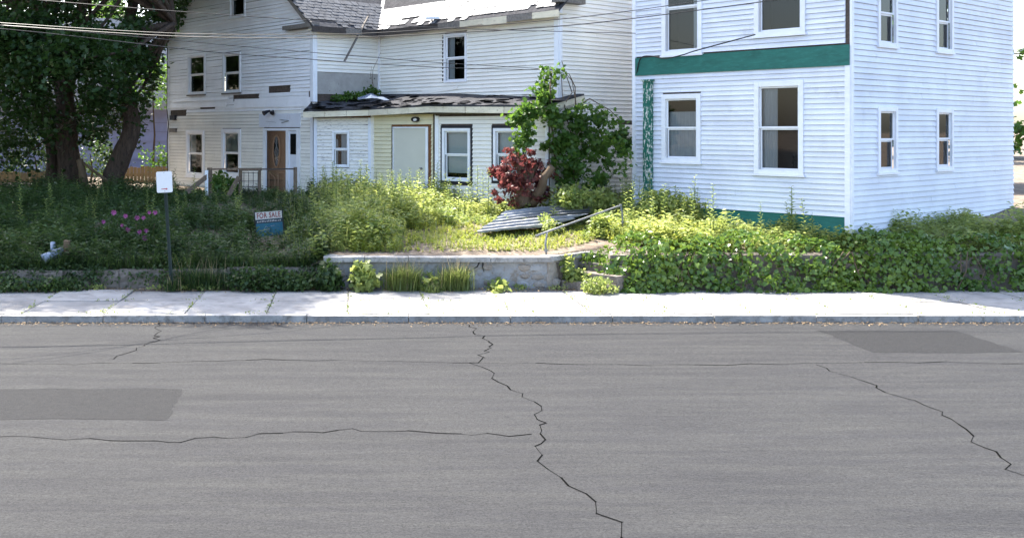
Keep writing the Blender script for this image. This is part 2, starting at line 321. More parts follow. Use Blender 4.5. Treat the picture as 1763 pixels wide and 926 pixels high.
for (x0, x1, y0, y1) in ((-6.2, -2.2, 12.6, 14.1), (8.2, 10.6, 16.4, 18.2)):
    q = []
    for (a, b) in (((x0, y0), (x1, y0)), ((x1, y0), (x1, y1)), ((x1, y1), (x0, y1)), ((x0, y1), (x0, y0))):
        for i in range(9): q.append((a[0]+(b[0]-a[0])*i/9+random.uniform(-.04, .04), a[1]+(b[1]-a[1])*i/9+random.uniform(-.04, .04), -.1175))
    mk('asphalt_patch', q, [tuple(range(len(q)))], 'asphalt_patch', road)
kerb = props(mk('kerb', [(-60, 18.9, -.2), (60, 18.9, -.2), (60, 19.0, -.2), (-60, 19.0, -.2)], [(0, 1, 2, 3)], 'concrete'), kind='structure')
for i in range(14):
    x = -10+i*1.85; MB().box((x, 18.98, -.2), (x+1.835, 19.16, .0+random.uniform(-.008, .006))).build('kerb_stone', 'concrete', kerb)
pave = sheet('pavement', -60, 60, 19.15, 22.5, -.035, 'soil')
for i in range(19):
    for j in range(2):
        x = -10.5+i*1.5; y = 19.18+j*1.42; e = random.uniform(-.01, .008); e2 = random.uniform(-.012, .012)
        MB().hexa([(x, y, -.1), (x, y+1.405, -.1), (x+1.482, y+1.405, -.1), (x+1.482, y, -.1), (x, y, e), (x, y+1.405, e+e2), (x+1.482, y+1.405, e+e2), (x+1.482, y, e)]).build('paving_slab', 'pavement', pave)
xs = np.concatenate([np.linspace(-150, -17, 14), np.linspace(-16, 17, 166), np.linspace(18, 150, 14)]); ys = np.concatenate([np.linspace(22.36, 34, 60), np.linspace(34.5, 60, 30), np.linspace(65, 400, 16)])
X, Y = np.meshgrid(xs, ys); Z = yz(X, Y); nx = len(xs); V = np.stack([X.ravel(), Y.ravel(), Z.ravel()], 1)
T = []
for j in range(len(ys)-1):
    k = j*nx+np.arange(nx-1); T.append(np.stack([k, k+1, k+nx+1], 1)); T.append(np.stack([k, k+nx+1, k+nx], 1))
props(npmesh('yard', V, np.concatenate(T), 'soil'), kind='structure')
# ------------------------------------------------------------------ the abandoned house
house = thing('abandoned_house', (0, 31, 1.2), 'derelict white clapboard house with ragged siding and a lean-to porch', 'house')
Gc = P(540, HY, 32.5); tmp = Wall((Gc.x, Gc.y), A52); LG = -tmp.u(291); gl = tmp.pt(-LG, 0)
G = Wall((gl.x, gl.y), A52); RW = Wall((Gc.x, Gc.y), A38); LR = RW.u(653); ic = RW.pt(LR, 0)
MW = Wall((ic.x, ic.y), A52); LM = MW.u(962); mc = MW.pt(LM, 0); EW = Wall((mc.x, mc.y), A38); LE = 7.0
EAVE = 6.8; TP = math.tan(R(40)); RIDGE = EAVE+LG/2*TP
def rect(wl, a, b, c, d): 
    u0, u1 = wl.u(a), wl.u(b); pm = (a+b)/2; return (u0, u1, wl.pix(pm, d)[1], wl.pix(pm, c)[1])
# gable front
wall_g = plate(G, 'gable_wall', 0, LG, .6, EAVE, [], 'sheathing', house)
gw = []; cut = []
for a in ((325, 355, 94, 163, .08, 'trim_white', None), (385, 416, 91, 160, .08, 'trim_white', None)):
    o, h, c = window(G, house, *a[:4], a[4], a[5], a[6], sill='grey_wood'); gw.append(h); cut.append(c)
for a in ((322, 353, 224, 304, .13, [('curtain', 'curtain', .0, .35, .3, 1)]), (383, 416, 222, 304, .13, [('curtain', 'curtain', 0, .9, .5, 1)])):
    o, h, c = window(G, house, *a[:4], a[4], 'trim_white', a[5]); gw.append(h); cut.append(c)
o, h, c = window(G, house, 397, 424, -36, 30, .07, depth=.4); gw.append(h); att = c
door_r = rect(G, 455, 518, 196, 352); gw.append(door_r)
bpy.data.objects.remove(wall_g)
wall_g = plate(G, 'gable_wall', 0, LG, .6, EAVE, cut, 'sheathing', house)
mb = MB(); mid = LG/2     # gable triangle with the attic opening
a0, a1, az0, az1 = att; zt = lambda u: EAVE+min(u, LG-u)*TP
mb.add([G.pt(0, EAVE), G.pt(a0, EAVE), G.pt(a0, zt(a0))], [(0, 1, 2)])
mb.add([G.pt(a0, EAVE), G.pt(a1, EAVE), G.pt(a1, az0), G.pt(a0, az0)], [(0, 1, 2, 3)])
mb.add([G.pt(a0, az1), G.pt(a1, az1), G.pt(a1, zt(a1)), G.pt(min(max(a0, mid), a1), zt(min(max(a0, mid), a1))), G.pt(a0, zt(a0))], [(0, 1, 2, 3, 4)])
mb.add([G.pt(a1, EAVE), G.pt(LG, EAVE), G.pt(a1, zt(a1))], [(0, 1, 2)])
mb.build('gable_peak', 'sheathing', house)
miss = [rect(G, 463, 501, 151, 158), rect(G, 402, 447, 165, 173), rect(G, 294, 322, 192, 200), rect(G, 294, 306, 220, 228), rect(G, 345, 372, 183, 186), rect(G, 532, 541, 160, 180)]
boards(G, wall_g, 'siding_cream', .8, 4.02, lambda z: .03, lambda z: LG-.12, gw+miss, gap=.008)
boards(G, wall_g, 'siding_white', 4.02, RIDGE-.2, lambda z: .03 if z < EAVE else (z-EAVE)/TP+.05, lambda z: LG-.12 if z < EAVE else LG-(z-EAVE)/TP-.05, gw+miss, jit=.012, gap=.006)
G.part('corner_board', LG-.12, LG+.03, .8, EAVE-.1, 0, .05, 'trim_white', house); G.part('corner_board', -.04, .05, .8, EAVE-.1, 0, .05, 'trim_white', house)
# loose, sagging strip over the ground floor
for (a, b, ya, yb, hh) in ((292, 392, 187, 184, .2), (405, 536, 186, 184, .3), (300, 396, 176, 172, .12)):
    u0, z0 = G.pix(a, ya); u1, z1 = G.pix(b, yb)
    MB().hexa([G.pt(u0, z0, .03), G.pt(u1, z1, .03), G.pt(u1, z1, .06), G.pt(u0, z0, .06), G.pt(u0, z0+hh, .028), G.pt(u1, z1+hh, .028), G.pt(u1, z1+hh, .036), G.pt(u0, z0+hh, .036)]).build('loose_siding', 'siding_white', wall_g)
# front door
u0, u1, z0, z1 = door_r; zh = G.pix(485, 221)[1]; zb = G.pix(485, 345)[1]
dr = thing('x', (0, 0, 0), 'x', 'x'); bpy.data.objects.remove(dr)
ud0, ud1, us0, us1 = G.u(459.5), G.u(494), G.u(498.5), G.u(512.5)
mb = MB(); G.box(mb, u0, ud0, zb, zh, 0, .06); G.box(mb, ud1, us0, zb, zh-.08, 0, .05); G.box(mb, us1, u1, zb, zh, 0, .06); G.box(mb, ud0, us1, zh-.08, zh, 0, .055)
fr = mb.build('door_frame', 'trim_white', house)
hd = G.part('door_header', G.u(449), G.u(519), zh+.03, z1, 0, .07, 'siding_blue', house)
ha, hz = G.pix(478, 209); n = 10; mb = MB()
for (q0, q1, y0, y1, tt) in ((485, 501, 206, 208.5, .05), (488, 501, 212, 208.5, .05), (461, 478, 209, 211, .012)):
    (a, za), (b, zb_) = G.pix(q0, y0), G.pix(q1, y1); mb.bar(G.pt(a, za, .073), G.pt(b, zb_, .073), tt, .006)
mb.build('peeled_mark', 'sign_dark', hd)
dslab = G.part('door', ud0+.01, ud1-.01, zb, zh-.09, -.06, .0, 'door_brown', house)
def ellipse(wl, uc, zc, a, b, w0, w1, n=24, hole=0):
    v = []; f = []
    for i in range(n):
        t = 2*math.pi*i/n; c_, s_ = math.cos(t), math.sin(t); v += [wl.pt(uc+a*c_, zc+b*s_, w0), wl.pt(uc+a*c_, zc+b*s_, w1)]
        if hole: v += [wl.pt(uc+(a-hole)*c_, zc+(b-hole)*s_, w1), wl.pt(uc+(a-hole)*c_, zc+(b-hole)*s_, w0)]
    k = 4 if hole else 2
    for i in range(n):
        j = (i+1) % n; f.append((k*i, k*j, k*j+1, k*i+1))
        if hole: f += [(k*i+1, k*j+1, k*j+2, k*i+2), (k*i+2, k*j+2, k*j+3, k*i+3)]
    if not hole: f.append(tuple(2*i+1 for i in range(n)))
    return v, f
uc, zc = (ud0+ud1)/2, G.pix(477, 261)[1]; zo = G.pix(477, 235)[1]-zc
mk('oval_pane', *ellipse(G, uc, zc, .17, zo, 0, .006), 'glass', dslab); mk('oval_backing', *ellipse(G, uc, zc, .168, zo-.003, -.01, .003), 'room_dark', dslab)  # black backing: the dark inside behind the oval is painted on
mk('oval_moulding', *ellipse(G, uc, zc, .22, zo+.05, 0, .03, hole=.05), 'door_brown', dslab)
mb = MB()
for k in range(-3, 4): mb.tube([G.pt(uc+.04*k, zc-zo*math.sqrt(max(0, 1-(k/4.2)**2)), .01), G.pt(uc-.05*k, zc, .01), G.pt(uc+.04*k, zc+zo*math.sqrt(max(0, 1-(k/4.2)**2)), .01)], .006, 4)
mb.build('leaded_pattern', 'galvanised', dslab)
for (a, b) in ((.12, .42), (.58, .88)):
    mb = MB(); uu = lambda t: ud0+(ud1-ud0)*t; zz = zc-zo-.2
    for (p, q) in (((a, zz-.6), (b, zz-.6)), ((a, zz-.6), (a, zz)), ((b, zz-.6), (b, zz-.18 if a < .3 else zz)), ((a, zz), (b, zz-.18 if a < .3 else zz))): mb.bar(G.pt(uu(p[0]), p[1], .008), G.pt(uu(q[0]), q[1], .008), .035, .03)
    mb.build('door_panel', 'door_brown', dslab)
sl = G.part('side_panel', us0, us1, zb, zh-.09, -.05, .01, 'siding_blue', house)
mk('pane', [G.pt(us0+.06, G.pix(505, 266)[1], .014), G.pt(us1-.06, G.pix(505, 266)[1], .014), G.pt(us1-.06, zh-.18, .014), G.pt(us0+.06, zh-.18, .014)], [(0, 1, 2, 3)], 'glass', sl)
mk('pane_backing', [G.pt(us0+.06, G.pix(505, 266)[1], .012), G.pt(us1-.06, G.pix(505, 266)[1], .012), G.pt(us1-.06, zh-.18, .012), G.pt(us0+.06, zh-.18, .012)], [(0, 1, 2, 3)], 'room_dark', sl)  # black sheet painted in for the unlit inside behind the sidelight
# return wall, main wall, end wall
u653 = LR
pl_r = plate(RW, 'return_wall', 0, LR, 1, EAVE, [], 'sheathing', house)
zs = RW.pix(600, 126)[1]; boards(RW, pl_r, 'siding_pale', zs, EAVE, lambda z: .1, lambda z: LR-.06, [])
RW.part('corner_board', .0, .1, 4.1, EAVE, 0, .055, 'trim_white', house); RW.part('inner_corner_board', LR-.08, LR-.01, 4.3, EAVE, 0, .07, 'trim_white', house)
RW.part('stucco_panel', .1, LR-.08, 4.5, zs, 0, .02, 'stucco', pl_r)
mw, hm, cm_ = window(MW, house, 766, 805, 58, 142, .07, inside=[('curtain', 'curtain', 0, .3, 0, 1)], sill=False)
mmiss = [rect(MW, 660, 757, 162, 172)]
pl_m = plate(MW, 'main_wall', 0, LM, 1, EAVE, [cm_], 'sheathing', house)
boards(MW, pl_m, 'siding_pale', 4.25, EAVE, lambda z: .04, lambda z: LM-.12, [hm]+mmiss)
MW.part('gap_shadow_strip', hm[0]-.1, hm[0]-.05, hm[2], hm[3], 0, .032, 'dark_wood', pl_m)  # dark strip beside the casing; the gap's shadow is put in as colour
u0, z0 = MW.pix(728, 163); u1, z1 = MW.pix(790, 154)
MB().hexa([MW.pt(u0, z0, .03), MW.pt(u1, z1, .03), MW.pt(u1, z1, .05), MW.pt(u0, z0, .05), MW.pt(u0, z0+.12, .028), MW.pt(u1, z1+.12, .028), MW.pt(u1, z1+.12, .036), MW.pt(u0, z0+.12, .036)]).build('loose_siding', 'siding_pale', pl_m)
MW.part('corner_board', LM-.12, LM+.03, 1, EAVE, 0, .055, 'trim_white', house); EW.part('corner_board', -.02, .09, 1, EAVE, 0, .055, 'trim_white', house)
pl_e = plate(EW, 'end_wall', 0, LE, .8, EAVE, [], 'sheathing', house)
mk('end_peak', [EW.pt(0, EAVE), EW.pt(LE, EAVE), EW.pt(LE/2, EAVE+LE/2*TP)], [(0, 1, 2)], 'sheathing', house)
boards(EW, pl_e, 'siding_pale', 1.0, EAVE+LE/2*TP-.2, lambda z: .1 if z < EAVE else (z-EAVE)/TP+.05, lambda z: LE if z < EAVE else LE-(z-EAVE)/TP-.05, [rect(EW, 1062, 1092, 209, 213)])
# main roofs
rf = []
def slope(name, wl, ua, ub, half, m='slate', over=.34):
    zo_ = EAVE-over*TP; t = .06
    v = [wl.pt(ua, zo_, over), wl.pt(ub, zo_, over), wl.pt(ub, EAVE+half*TP, -half), wl.pt(ua, EAVE+half*TP, -half)]
    return mk(name, v+[p+Vector((0, 0, t)) for p in v], BF, 'tar_roof', house)
roof_r = slope('roof', RW, -.3, 8, LG/2); roof_m = slope('roof', MW, -6, LM+.3, LE/2)
gb = G.pt(0, 0)-RW.d*0; GL = Wall((G.pt(0, 0).x, G.pt(0, 0).y), A38+math.pi); slope('roof', GL, -8, .3, LG/2)
eb = EW.pt(LE, 0); EB = Wall((eb.x, eb.y), A52+math.pi); slope('roof', EB, -.3, LM+6, LE/2)
def hR(p): return EAVE-(p-RW.o).dot(RW.n)*TP
def hM(p): return EAVE-(p-MW.o).dot(MW.n)*TP
def slates(wl, roof, ua, ub, rows, wd, ex, m, mine, other, skip):
    sec = math.sqrt(1+TP*TP); hexv = [(-.47, .04), (-.3, -.06), (.3, -.06), (.47, .04), (.47, 1.35), (-.47, 1.35)]; cache = {}
    up = (-wl.n+Vector((0, 0, TP)))/sec; nn = up.cross(wl.d)*-1
    if nn.z < 0: nn = -nn
    for r in range(rows):
        u = ua+(r % 2)*wd*.5
        while u < ub:
            s = r*ex; o = .34; c = wl.pt(u, EAVE-o*TP+.075, o)+up*s; mid = c+up*ex*.6
            flat = Vector((mid.x, mid.y, 0))
            if mine(flat) >= other(flat)-.02 and not skip(u, r):
                lift = .012+random.uniform(0, .012); tl = random.uniform(-.02, .02)
                v = [c+wl.d*(a*wd+tl*b)+up*(b*ex)+nn*(lift*(1-b*.6)) for a, b in hexv]
                mk('slate', v+[p-nn*.01 for p in v], [(0, 1, 2, 3, 4, 5), (11, 10, 9, 8, 7, 6)]+[(i, i+6, (i+1) % 6+6, (i+1) % 6) for i in range(6)], m, roof)
            u += wd
slates(RW, roof_r, -.25, LR+1.3, 9, .25, .17, 'slate', hR, hM, lambda u, r: (r < 2 and u < .55+.2*random.random()) or (r == 0 and random.random() < .3))
slates(MW, roof_m, -.9, LM+.25, 7, .27, .17, 'slate_sunlit', hM, hR, lambda u, r: (r == 0 and random.random() < .45) or (r < 3 and 1.1 < u < 1.9 and random.random() < .7) or (r == 1 and random.random() < .12) or (u > LM*.62 and r == 0))
va = ic+Vector((0, 0, EAVE+.08)); vd = -(RW.n+MW.n); MB().bar(va-vd*.2+Vector((0, 0, -.2*TP)), va+vd*2.2+Vector((0, 0, 2.2*TP)), .3, .02).build('valley_flashing', 'galvanised', house)
# fascias, soffits, rakes
def fascia(wl, ua, ub, segs, name='fascia'):
    n = len(segs)
    for i, m in enumerate(segs):
        a, b = ua+(ub-ua)*i/n, ua+(ub-ua)*(i+1)/n; e, e2 = random.uniform(-.02, .02), random.uniform(-.02, .02); zt_, zb_ = EAVE-.34*TP+.05, EAVE-.34*TP-.13
        MB().hexa([wl.pt(a, zb_+e, .31), wl.pt(b-.008, zb_+e2, .31), wl.pt(b-.008, zb_+e2, .345), wl.pt(a, zb_+e, .345), wl.pt(a, zt_, .31), wl.pt(b-.008, zt_, .31), wl.pt(b-.008, zt_, .345), wl.pt(a, zt_, .345)]).build(name, m, house)
    wl.part('soffit', ua+.02, ub-.02, EAVE-.34*TP-.06, EAVE-.34*TP-.03, .0, .305, 'trim_cream', house)
fascia(RW, -.3, LR-.34, ['dark_wood', 'dark_wood', 'grey_wood', 'dark_wood']); fascia(MW, .34, LM+.3, ['dark_wood', 'dark_wood', 'dark_wood', 'grey_wood', 'trim_cream', 'trim_cream', 'grey_wood', 'trim_cream'])
for s in (0, 1):
    a = G.pt(-.3 if s == 0 else LG+.3, EAVE-.3*TP-.05, .25); b = G.pt(LG/2, RIDGE-.05, .25); MB().bar(a, b, .05, .2).build('bargeboard', 'grey_wood', house)
G.part('eave_return', G.u(499), LG+.3, 6.55, 6.68, .0, .3, 'grey_wood', house)
EW.part('eave_return', -.3, .75, 6.78, 6.93, .0, .3, 'grey_wood', house)
pa, pb = RW.pix(622, 30), RW.pix(586, 106); MB().bar(RW.pt(pa[0], pa[1], .36), RW.pt(pb[0], pb[1], .22), .11, .03).build('hanging_board', 'grey_wood', house)
pa = MW.pix(757, 33); MB().box(*(lambda c: ((c.x-.2, c.y-.1, c.z-.03), (c.x+.2, c.y+.1, c.z+.03)))(MW.pt(pa[0], pa[1], .3))).build('loose_flashing', 'trim_white', house)
pa, pb = MW.pix(756, 34), MW.pix(757, 53); MB().tube([MW.pt(*pa, .3), MW.pt(*pb, .28)], .02, 6).build('drain_pipe', 'dark_wood', house)
# ---- porch addition
def wall_between(pxa, Da, pxb, Db):
    a, b = P(pxa, HY, Da), P(pxb, HY, Db); wl = Wall((a.x, a.y), math.atan2(-(b.y-a.y), b.x-a.x)); return wl, (b-a).length
PA, LA = wall_between(541, 32.2, 640, 31.7); PB, LB = wall_between(640, 31.7, 751, 30.05); PC, LC = wall_between(751, 30.0, 944, 27.3)
c4 = PC.pt(LC, 0); PD = Wall((c4.x, c4.y), A38); LD = 1.35; ZF = 3.86
oA, hA, cA = window(PA, house, 573, 602, 226, 288, .05, inside=[('curtain', 'curtain', .45, 1, 0, 1), ('curtain', 'curtain', 0, .2, 0, .8)], sill=False)
plA = plate(PA, 'porch_wall', 0, LA, .8, ZF, [cA], 'sheathing', house); topA = PA.pix(590, 203)[1]
boards(PA, plA, 'siding_peeling', .9, topA, lambda z: .1, lambda z: LA-.1, [hA], step=.11, jit=.007)
PA.part('corner_board', 0, .1, .9, topA, 0, .05, 'siding_blue', house); PA.part('corner_board', LA-.1, LA+.01, .9, topA, 0, .05, 'siding_blue', house)
PA.part('bare_beam', .05, LA-.02, topA+.02, topA+.15, 0, .06, 'raw_wood', house)
drB = rect(PB, 679, 734, 221, 352); plB = plate(PB, 'porch_wall', 0, LB, .8, ZF, [], 'sheathing', house)
opn = (drB[0]-.1, drB[1]+.2, .8, drB[3]+.1)
boards(PB, plB, 'siding_yellow_bounce', .9, ZF-.02, lambda z: .12, lambda z: LB-.1, [opn], step=.12)
PB.part('corner_board', .0, .12, .9, ZF, 0, .05, 'siding_pale', house)
dB = PB.part('door', drB[0], drB[1], .9, drB[3], 0, .02, 'door_grey', house); dB['label'] = 'plain pale grey slab door'
hk = PB.pix(727, 290); mb = MB(); mb.tube([PB.pt(hk[0], hk[1], .02), PB.pt(hk[0], hk[1], .07)], .02, 8); mb.tube([PB.pt(hk[0]-.03, hk[1], .075), PB.pt(hk[0]+.03, hk[1], .075)], .03, 8); mb.build('door_handle', 'galvanised', dB)
mb = MB(); PB.box(mb, drB[1]+.003, drB[1]+.09, .9, drB[3]+.04, 0, .05); PB.box(mb, drB[0]-.03, drB[1]+.003, drB[3]+.002, drB[3]+.04, 0, .048); PB.box(mb, drB[0]-.03, drB[0]-.002, .9, drB[3], 0, .05); mb.build('door_frame', 'trim_white', house)
mb = MB(); PB.box(mb, drB[1]+.095, drB[1]+.19, .9, drB[3]+.1, 0, .03); PB.box(mb, drB[0]-.06, drB[1]+.095, drB[3]+.045, drB[3]+.115, 0, .035); mb.build('bare_frame', 'raw_wood', house)
lu, lz = PB.pix(718, 206); lt = mk('porch_light', *ellipse(PB, lu, lz, .13, .075, .02, .12, hole=.03), 'black_paint', house); mk('bulb', *ellipse(PB, lu, lz-.01, .07, .04, .03, .1), 'sign_white', lt)
holesC = []; cC = []
for a in ((763, 811), (851, 901)):
    o, h, c = window(PC, house, *a, 221, 312, .08, inside=[('blind', 'blind', .0, 1, .12, 1)], outer=(.075, 'black_paint'), sill=False); holesC.append((h[0]-.08, h[1]+.08, h[2]-.08, h[3]+.08)); cC.append(c)
plC = plate(PC, 'porch_wall', 0, LC, .8, ZF, cC, 'sheathing', house)
boards(PC, plC, 'siding_pale', .9, ZF-.1, lambda z: .12, lambda z: LC-.06, holesC, step=.115)
PC.part('corner_board', -.01, .12, .9, ZF-.05, 0, .05, 'trim_white', house); PC.part('bare_beam', .02, LC, ZF-.08, ZF-.005, 0, .06, 'dark_wood', house)
PC.part('corner_board', LC-.06, LC+.02, .9, ZF-.1, 0, .05, 'trim_white', house)
plD = plate(PD, 'porch_wall', 0, LD, .8, ZF, [], 'sheathing', house); boards(PD, plD, 'siding_pale', .9, ZF, lambda z: .06, lambda z: LD, [])
# porch roof: fascia line in front, up to the walls behind
fo = .32
Fp = [PA.pt(-.25, 0, fo), PA.pt(LA, 0, fo+.05), PB.pt(LB, 0, fo), PC.pt(LC+.15, 0, fo)]
zt_ = [3.98, 4.03, 4.10, 4.02]
Bk = [G.pt(LG-.05, 4.25, .05), ic+Vector((0, 0, 4.56)), MW.pt(LM*.5, 4.46, .02), EW.pt(.75, 4.36, .25)]
top = []; n = 8
for i in range(3):
    for k in range(n+(i == 2)):
        t = k/n; f_ = Fp[i].lerp(Fp[i+1], t)+Vector((0, 0, zt_[i]+(zt_[i+1]-zt_[i])*t+random.uniform(-.015, .015))); b_ = Bk[i].lerp(Bk[i+1], t); top.append((f_, b_))
mb = MB(); V_ = []
for f_, b_ in top: V_ += [f_, f_.lerp(b_, .5)+Vector((0, 0, random.uniform(-.03, .02))), b_]
V_ += [p-Vector((0, 0, .05)) for p in V_]; k = len(top)*3; fs = []
for i in range(len(top)-1):
    for j in range(2): q = (3*i+j, 3*i+3+j, 3*i+4+j, 3*i+1+j); fs += [q, tuple(k+a for a in q[::-1])]
    fs.append((3*i, k+3*i, k+3*i+3, 3*i+3))
e = 3*(len(top)-1); fs += [(e, k+e, k+e+1, e+1), (e+1, k+e+1, k+e+2, e+2)]
mb.add(V_, fs); proof = mb.build('porch_roof', 'tar_roof', house)
for i, m in enumerate(('trim_cream', 'trim_cream', 'trim_cream')):
    segs = 3
    for s in range(segs):
        a, b = Fp[i].lerp(Fp[i+1], s/segs), Fp[i].lerp(Fp[i+1], (s+.985)/segs); za = zt_[i]+(zt_[i+1]-zt_[i])*s/segs-.055; zb2 = zt_[i]+(zt_[i+1]-zt_[i])*(s+1)/segs-.055; hh = .17
        q = (b-a).normalized(); nn = Vector((q.y, -q.x, 0))*.012
        MB().hexa([a-nn+Vector((0, 0, za-hh)), b-nn+Vector((0, 0, zb2-hh)), b+nn+Vector((0, 0, zb2-hh)), a+nn+Vector((0, 0, za-hh)), a-nn+Vector((0, 0, za)), b-nn+Vector((0, 0, zb2)), b+nn+Vector((0, 0, zb2)), a+nn+Vector((0, 0, za))]).build('porch_fascia', 'grey_wood' if (i == 2 and s == 9) else m, house)
    a, b = Fp[i], Fp[i+1]; wl = (PA, PB, PC)[i]; L_ = (LA, LB, LC)[i]
    mk('porch_soffit', [wl.pt(0, 3.83, .0), wl.pt(L_, 3.83, .0), Vector((b.x, b.y, 3.83)), Vector((a.x, a.y, 3.83))], [(0, 1, 2, 3)], 'siding_yellow_bounce', house)
a = Fp[3]+Vector((0, 0, zt_[3]-.12)); b = Bk[3]-Vector((0, 0, .12)); MB().bar(a, b, .03, .15).build('porch_bargeboard', 'trim_cream', house)
# torn tar paper, loose shingles and a bent flashing on the porch roof
mb = MB()
for i in range(120):
    f_, b_ = random.choice(top); g_ = top[min(top.index((f_, b_))+1, len(top)-1)]; t = random.random()**2*.9; s = random.random(); c = f_.lerp(b_, t).lerp(g_[0].lerp(g_[1], t), s)+Vector((0, 0, .03)); r_ = random.uniform(.06, .2); a_ = random.uniform(0, 3.1)
    d1 = Vector((math.cos(a_), math.sin(a_), random.uniform(-.1, .1)))*r_; d2 = Vector((-math.sin(a_), math.cos(a_), random.uniform(-.03, .05)))*r_*.7; mb.add([c-d1-d2, c+d1-d2, c+d1+d2, c-d1+d2], [(0, 1, 2, 3)])
props(mb.build('torn_shingles', 'tar_roof', proof), kind='stuff')
c = P(640, 178, 31.4); v = []
for i in range(6):
    for j in range(4): v.append(c+Vector((-.42+.2*i, -.1+.18*j, .16-.06*abs(i-2)*(.5+j*.2)+.05*j+.03*math.sin(i*3+j))))
mk('bent_flashing', v, [(4*i+j, 4*i+4+j, 4*i+5+j, 4*i+1+j) for i in range(5) for j in range(3)], 'flashing', proof)
# wall fittings at the left corner and over the front door
for (a, b, c_, d_, m) in ((297, 305, 199, 207, 'black_paint'), (296, 305, 221, 228, 'grey_wood')):
    q = rect(G, a, b, c_, d_); G.part('meter_box', *q, .02, .12, m, house)
mb = MB(); mb.tube([G.pt(.02, 6.5, .08), G.pt(.0, 4.2, .09), G.pt(.1, 3.6, .08), G.pt(.05, 3.0, .1), G.pt(.06, 1.2, .08)], .018, 5); mb.build('service_cable', 'wire_black', house)
fl = G.pix(473, 191)
for s in (-.09, .09):
    c = G.pt(fl[0]+s, fl[1], .12); MB().tube([c, c+G.n*.06+Vector((s*.5, 0, -.03)), c+G.n*.16+Vector((s, 0, -.09))], [.03, .05, .085], 8).build('floodlight', 'black_paint', house)
# ------------------------------------------------------------------ the neighbour's house on the right
nb = thing('neighbour_house', (9, 26, 1.2), 'white clapboard house, tinted as in bluish shade, with a green band and peeling green post', 'house')
n0 = P(1093, HY, 27.5); NW = Wall((n0.x, n0.y), A52); LN = 5.7; nc = NW.pt(LN, 0); NS = Wall((nc.x, nc.y), A38); LS = 9.; NTOP = 8.0
nh = []; ncut = []
for (a, b, c_, d_, ins) in ((1141, 1208, 162, 279, [('curtain', 'curtain', 0, 1, .0, .78)]), (1141, 1210, -70, 94, [('curtain', 'curtain', .78, 1, 0, 1)]), (1300, 1385, 140, 300, [('curtain', 'curtain', 0, .4, 0, 1)]), (1300, 1388, -120, 60, None)):
    o, h, c = window(NW, nb, a, b, c_, d_, .12, inside=ins); nh.append(h); ncut.append(c)
pn = plate(NW, 'front_wall', 0, LN, .6, NTOP, ncut, 'sheathing', nb)
zb0, zb1 = NW.pix(1096, 131)[1], NW.pix(1096, 101)[1]; nh.append((0, LN, zb0, zb1))
boards(NW, pn, 'siding_blue', 1.45, NTOP, lambda z: .06, lambda z: LN-.1, nh, step=.12)
NW.part('green_band', .05, LN, zb0, zb1, 0, .06, 'green_paint', nb); NW.part('corner_board', -.05, .06, .9, NTOP, 0, .05, 'trim_white', nb); NW.part('corner_board', LN-.1, LN+.02, .9, zb0, 0, .05, 'trim_white', nb)
NW.part('foundation', 0, LN, .6, 1.45, 0, .02, 'green_paint', nb)
uu0, uu1 = NW.u(1114), NW.u(1126); zc_ = NW.pix(1120, 141)[1]
ps = NW.part('porch_post', uu0, uu1, 1.0, zc_, .03, .18, 'green_peeling', nb); NW.part('post_cap', uu0-.05, uu1+.04, zc_+.002, zc_+.05, .03, .22, 'green_peeling', ps)
sh = []; sc = []
for (uu, z0, z1) in ((1.2, 2.4, 3.9), (4.2, 2.4, 3.9), (1.2, 5.3, 6.8), (4.2, 5.3, 6.8)):
    a, b = NS.pt(uu, 0), NS.pt(uu+.95, 0); px = lambda p: CX+F*p.x/p.y; py = lambda z, p: HY-(z-CZ)*F/p.y; m_ = NS.pt(uu+.475, 0)
    o, h, c = window(NS, nb, px(a), px(b), py(z1, m_), py(z0, m_), .1); sh.append(h); sc.append(c)
pn2 = plate(NS, 'side_wall', 0, LS, .6, NTOP, sc, 'sheathing', nb); boards(NS, pn2, 'siding_blue', 1.0, 7.4, lambda z: .08, lambda z: LS, sh, step=.13)
NS.part('corner_board', -.02, .08, .9, NTOP, 0, .05, 'trim_white', nb)
bk = NW.pt(0, 0)+NS.d*LS; nl = NW.pt(0, 0)
mk('rear_wall', [nl+Vector((0, 0, .6)), bk+Vector((0, 0, .6)), bk+Vector((0, 0, NTOP)), nl+Vector((0, 0, NTOP))], [(0, 1, 2, 3)], 'siding_blue', nb)
zz = lambda p, h: p+Vector((0, 0, h)); fr_, br_ = nc, NS.pt(LS, 0); rl = zz(nl.lerp(nc, .5)+NW.n*.4, NTOP+2.2); rb = zz(bk.lerp(br_, .5), NTOP+2.2)
mk('roof', [zz(nc+NW.n*.4+NS.n*.4, NTOP-.25), zz(br_+NS.n*.4, NTOP-.25), rb, rl, zz(nl+NW.n*.4-NS.n*.4, NTOP-.25), zz(bk-NS.n*.4, NTOP-.25)], [(0, 1, 2, 3), (3, 2, 5, 4)], 'shingle_grey', nb)
mk('front_peak', [zz(nl, NTOP), zz(nc, NTOP), zz(nl.lerp(nc, .5), NTOP+2.1)], [(0, 1, 2)], 'siding_blue', nb)
# ------------------------------------------------------------------ far house behind the trees
fh = thing('far_house', (-14, 50, 1.5), 'violet blue house with grey shingle roof behind the maple trees', 'house')
FW = Wall((-20, 47), R(-6)); LF = 12.6; zev = FW.pix(240, 186)[1]
pf = plate(FW, 'wall', 0, LF, 1., zev, [], 'sheathing', fh); boards(FW, pf, 'siding_violet', 1.2, zev, lambda z: 0, lambda z: LF, [], step=.42, jit=.01, name='siding_course')
mb = MB(); 
for r in range(16):
    y_ = -.4+r*.42; z_ = zev-.1+r*.3; FW.box(mb, -.3, LF+.3, z_, z_+.33, -y_-.46, -y_)
mb.build('roof', 'shingle_grey', fh)
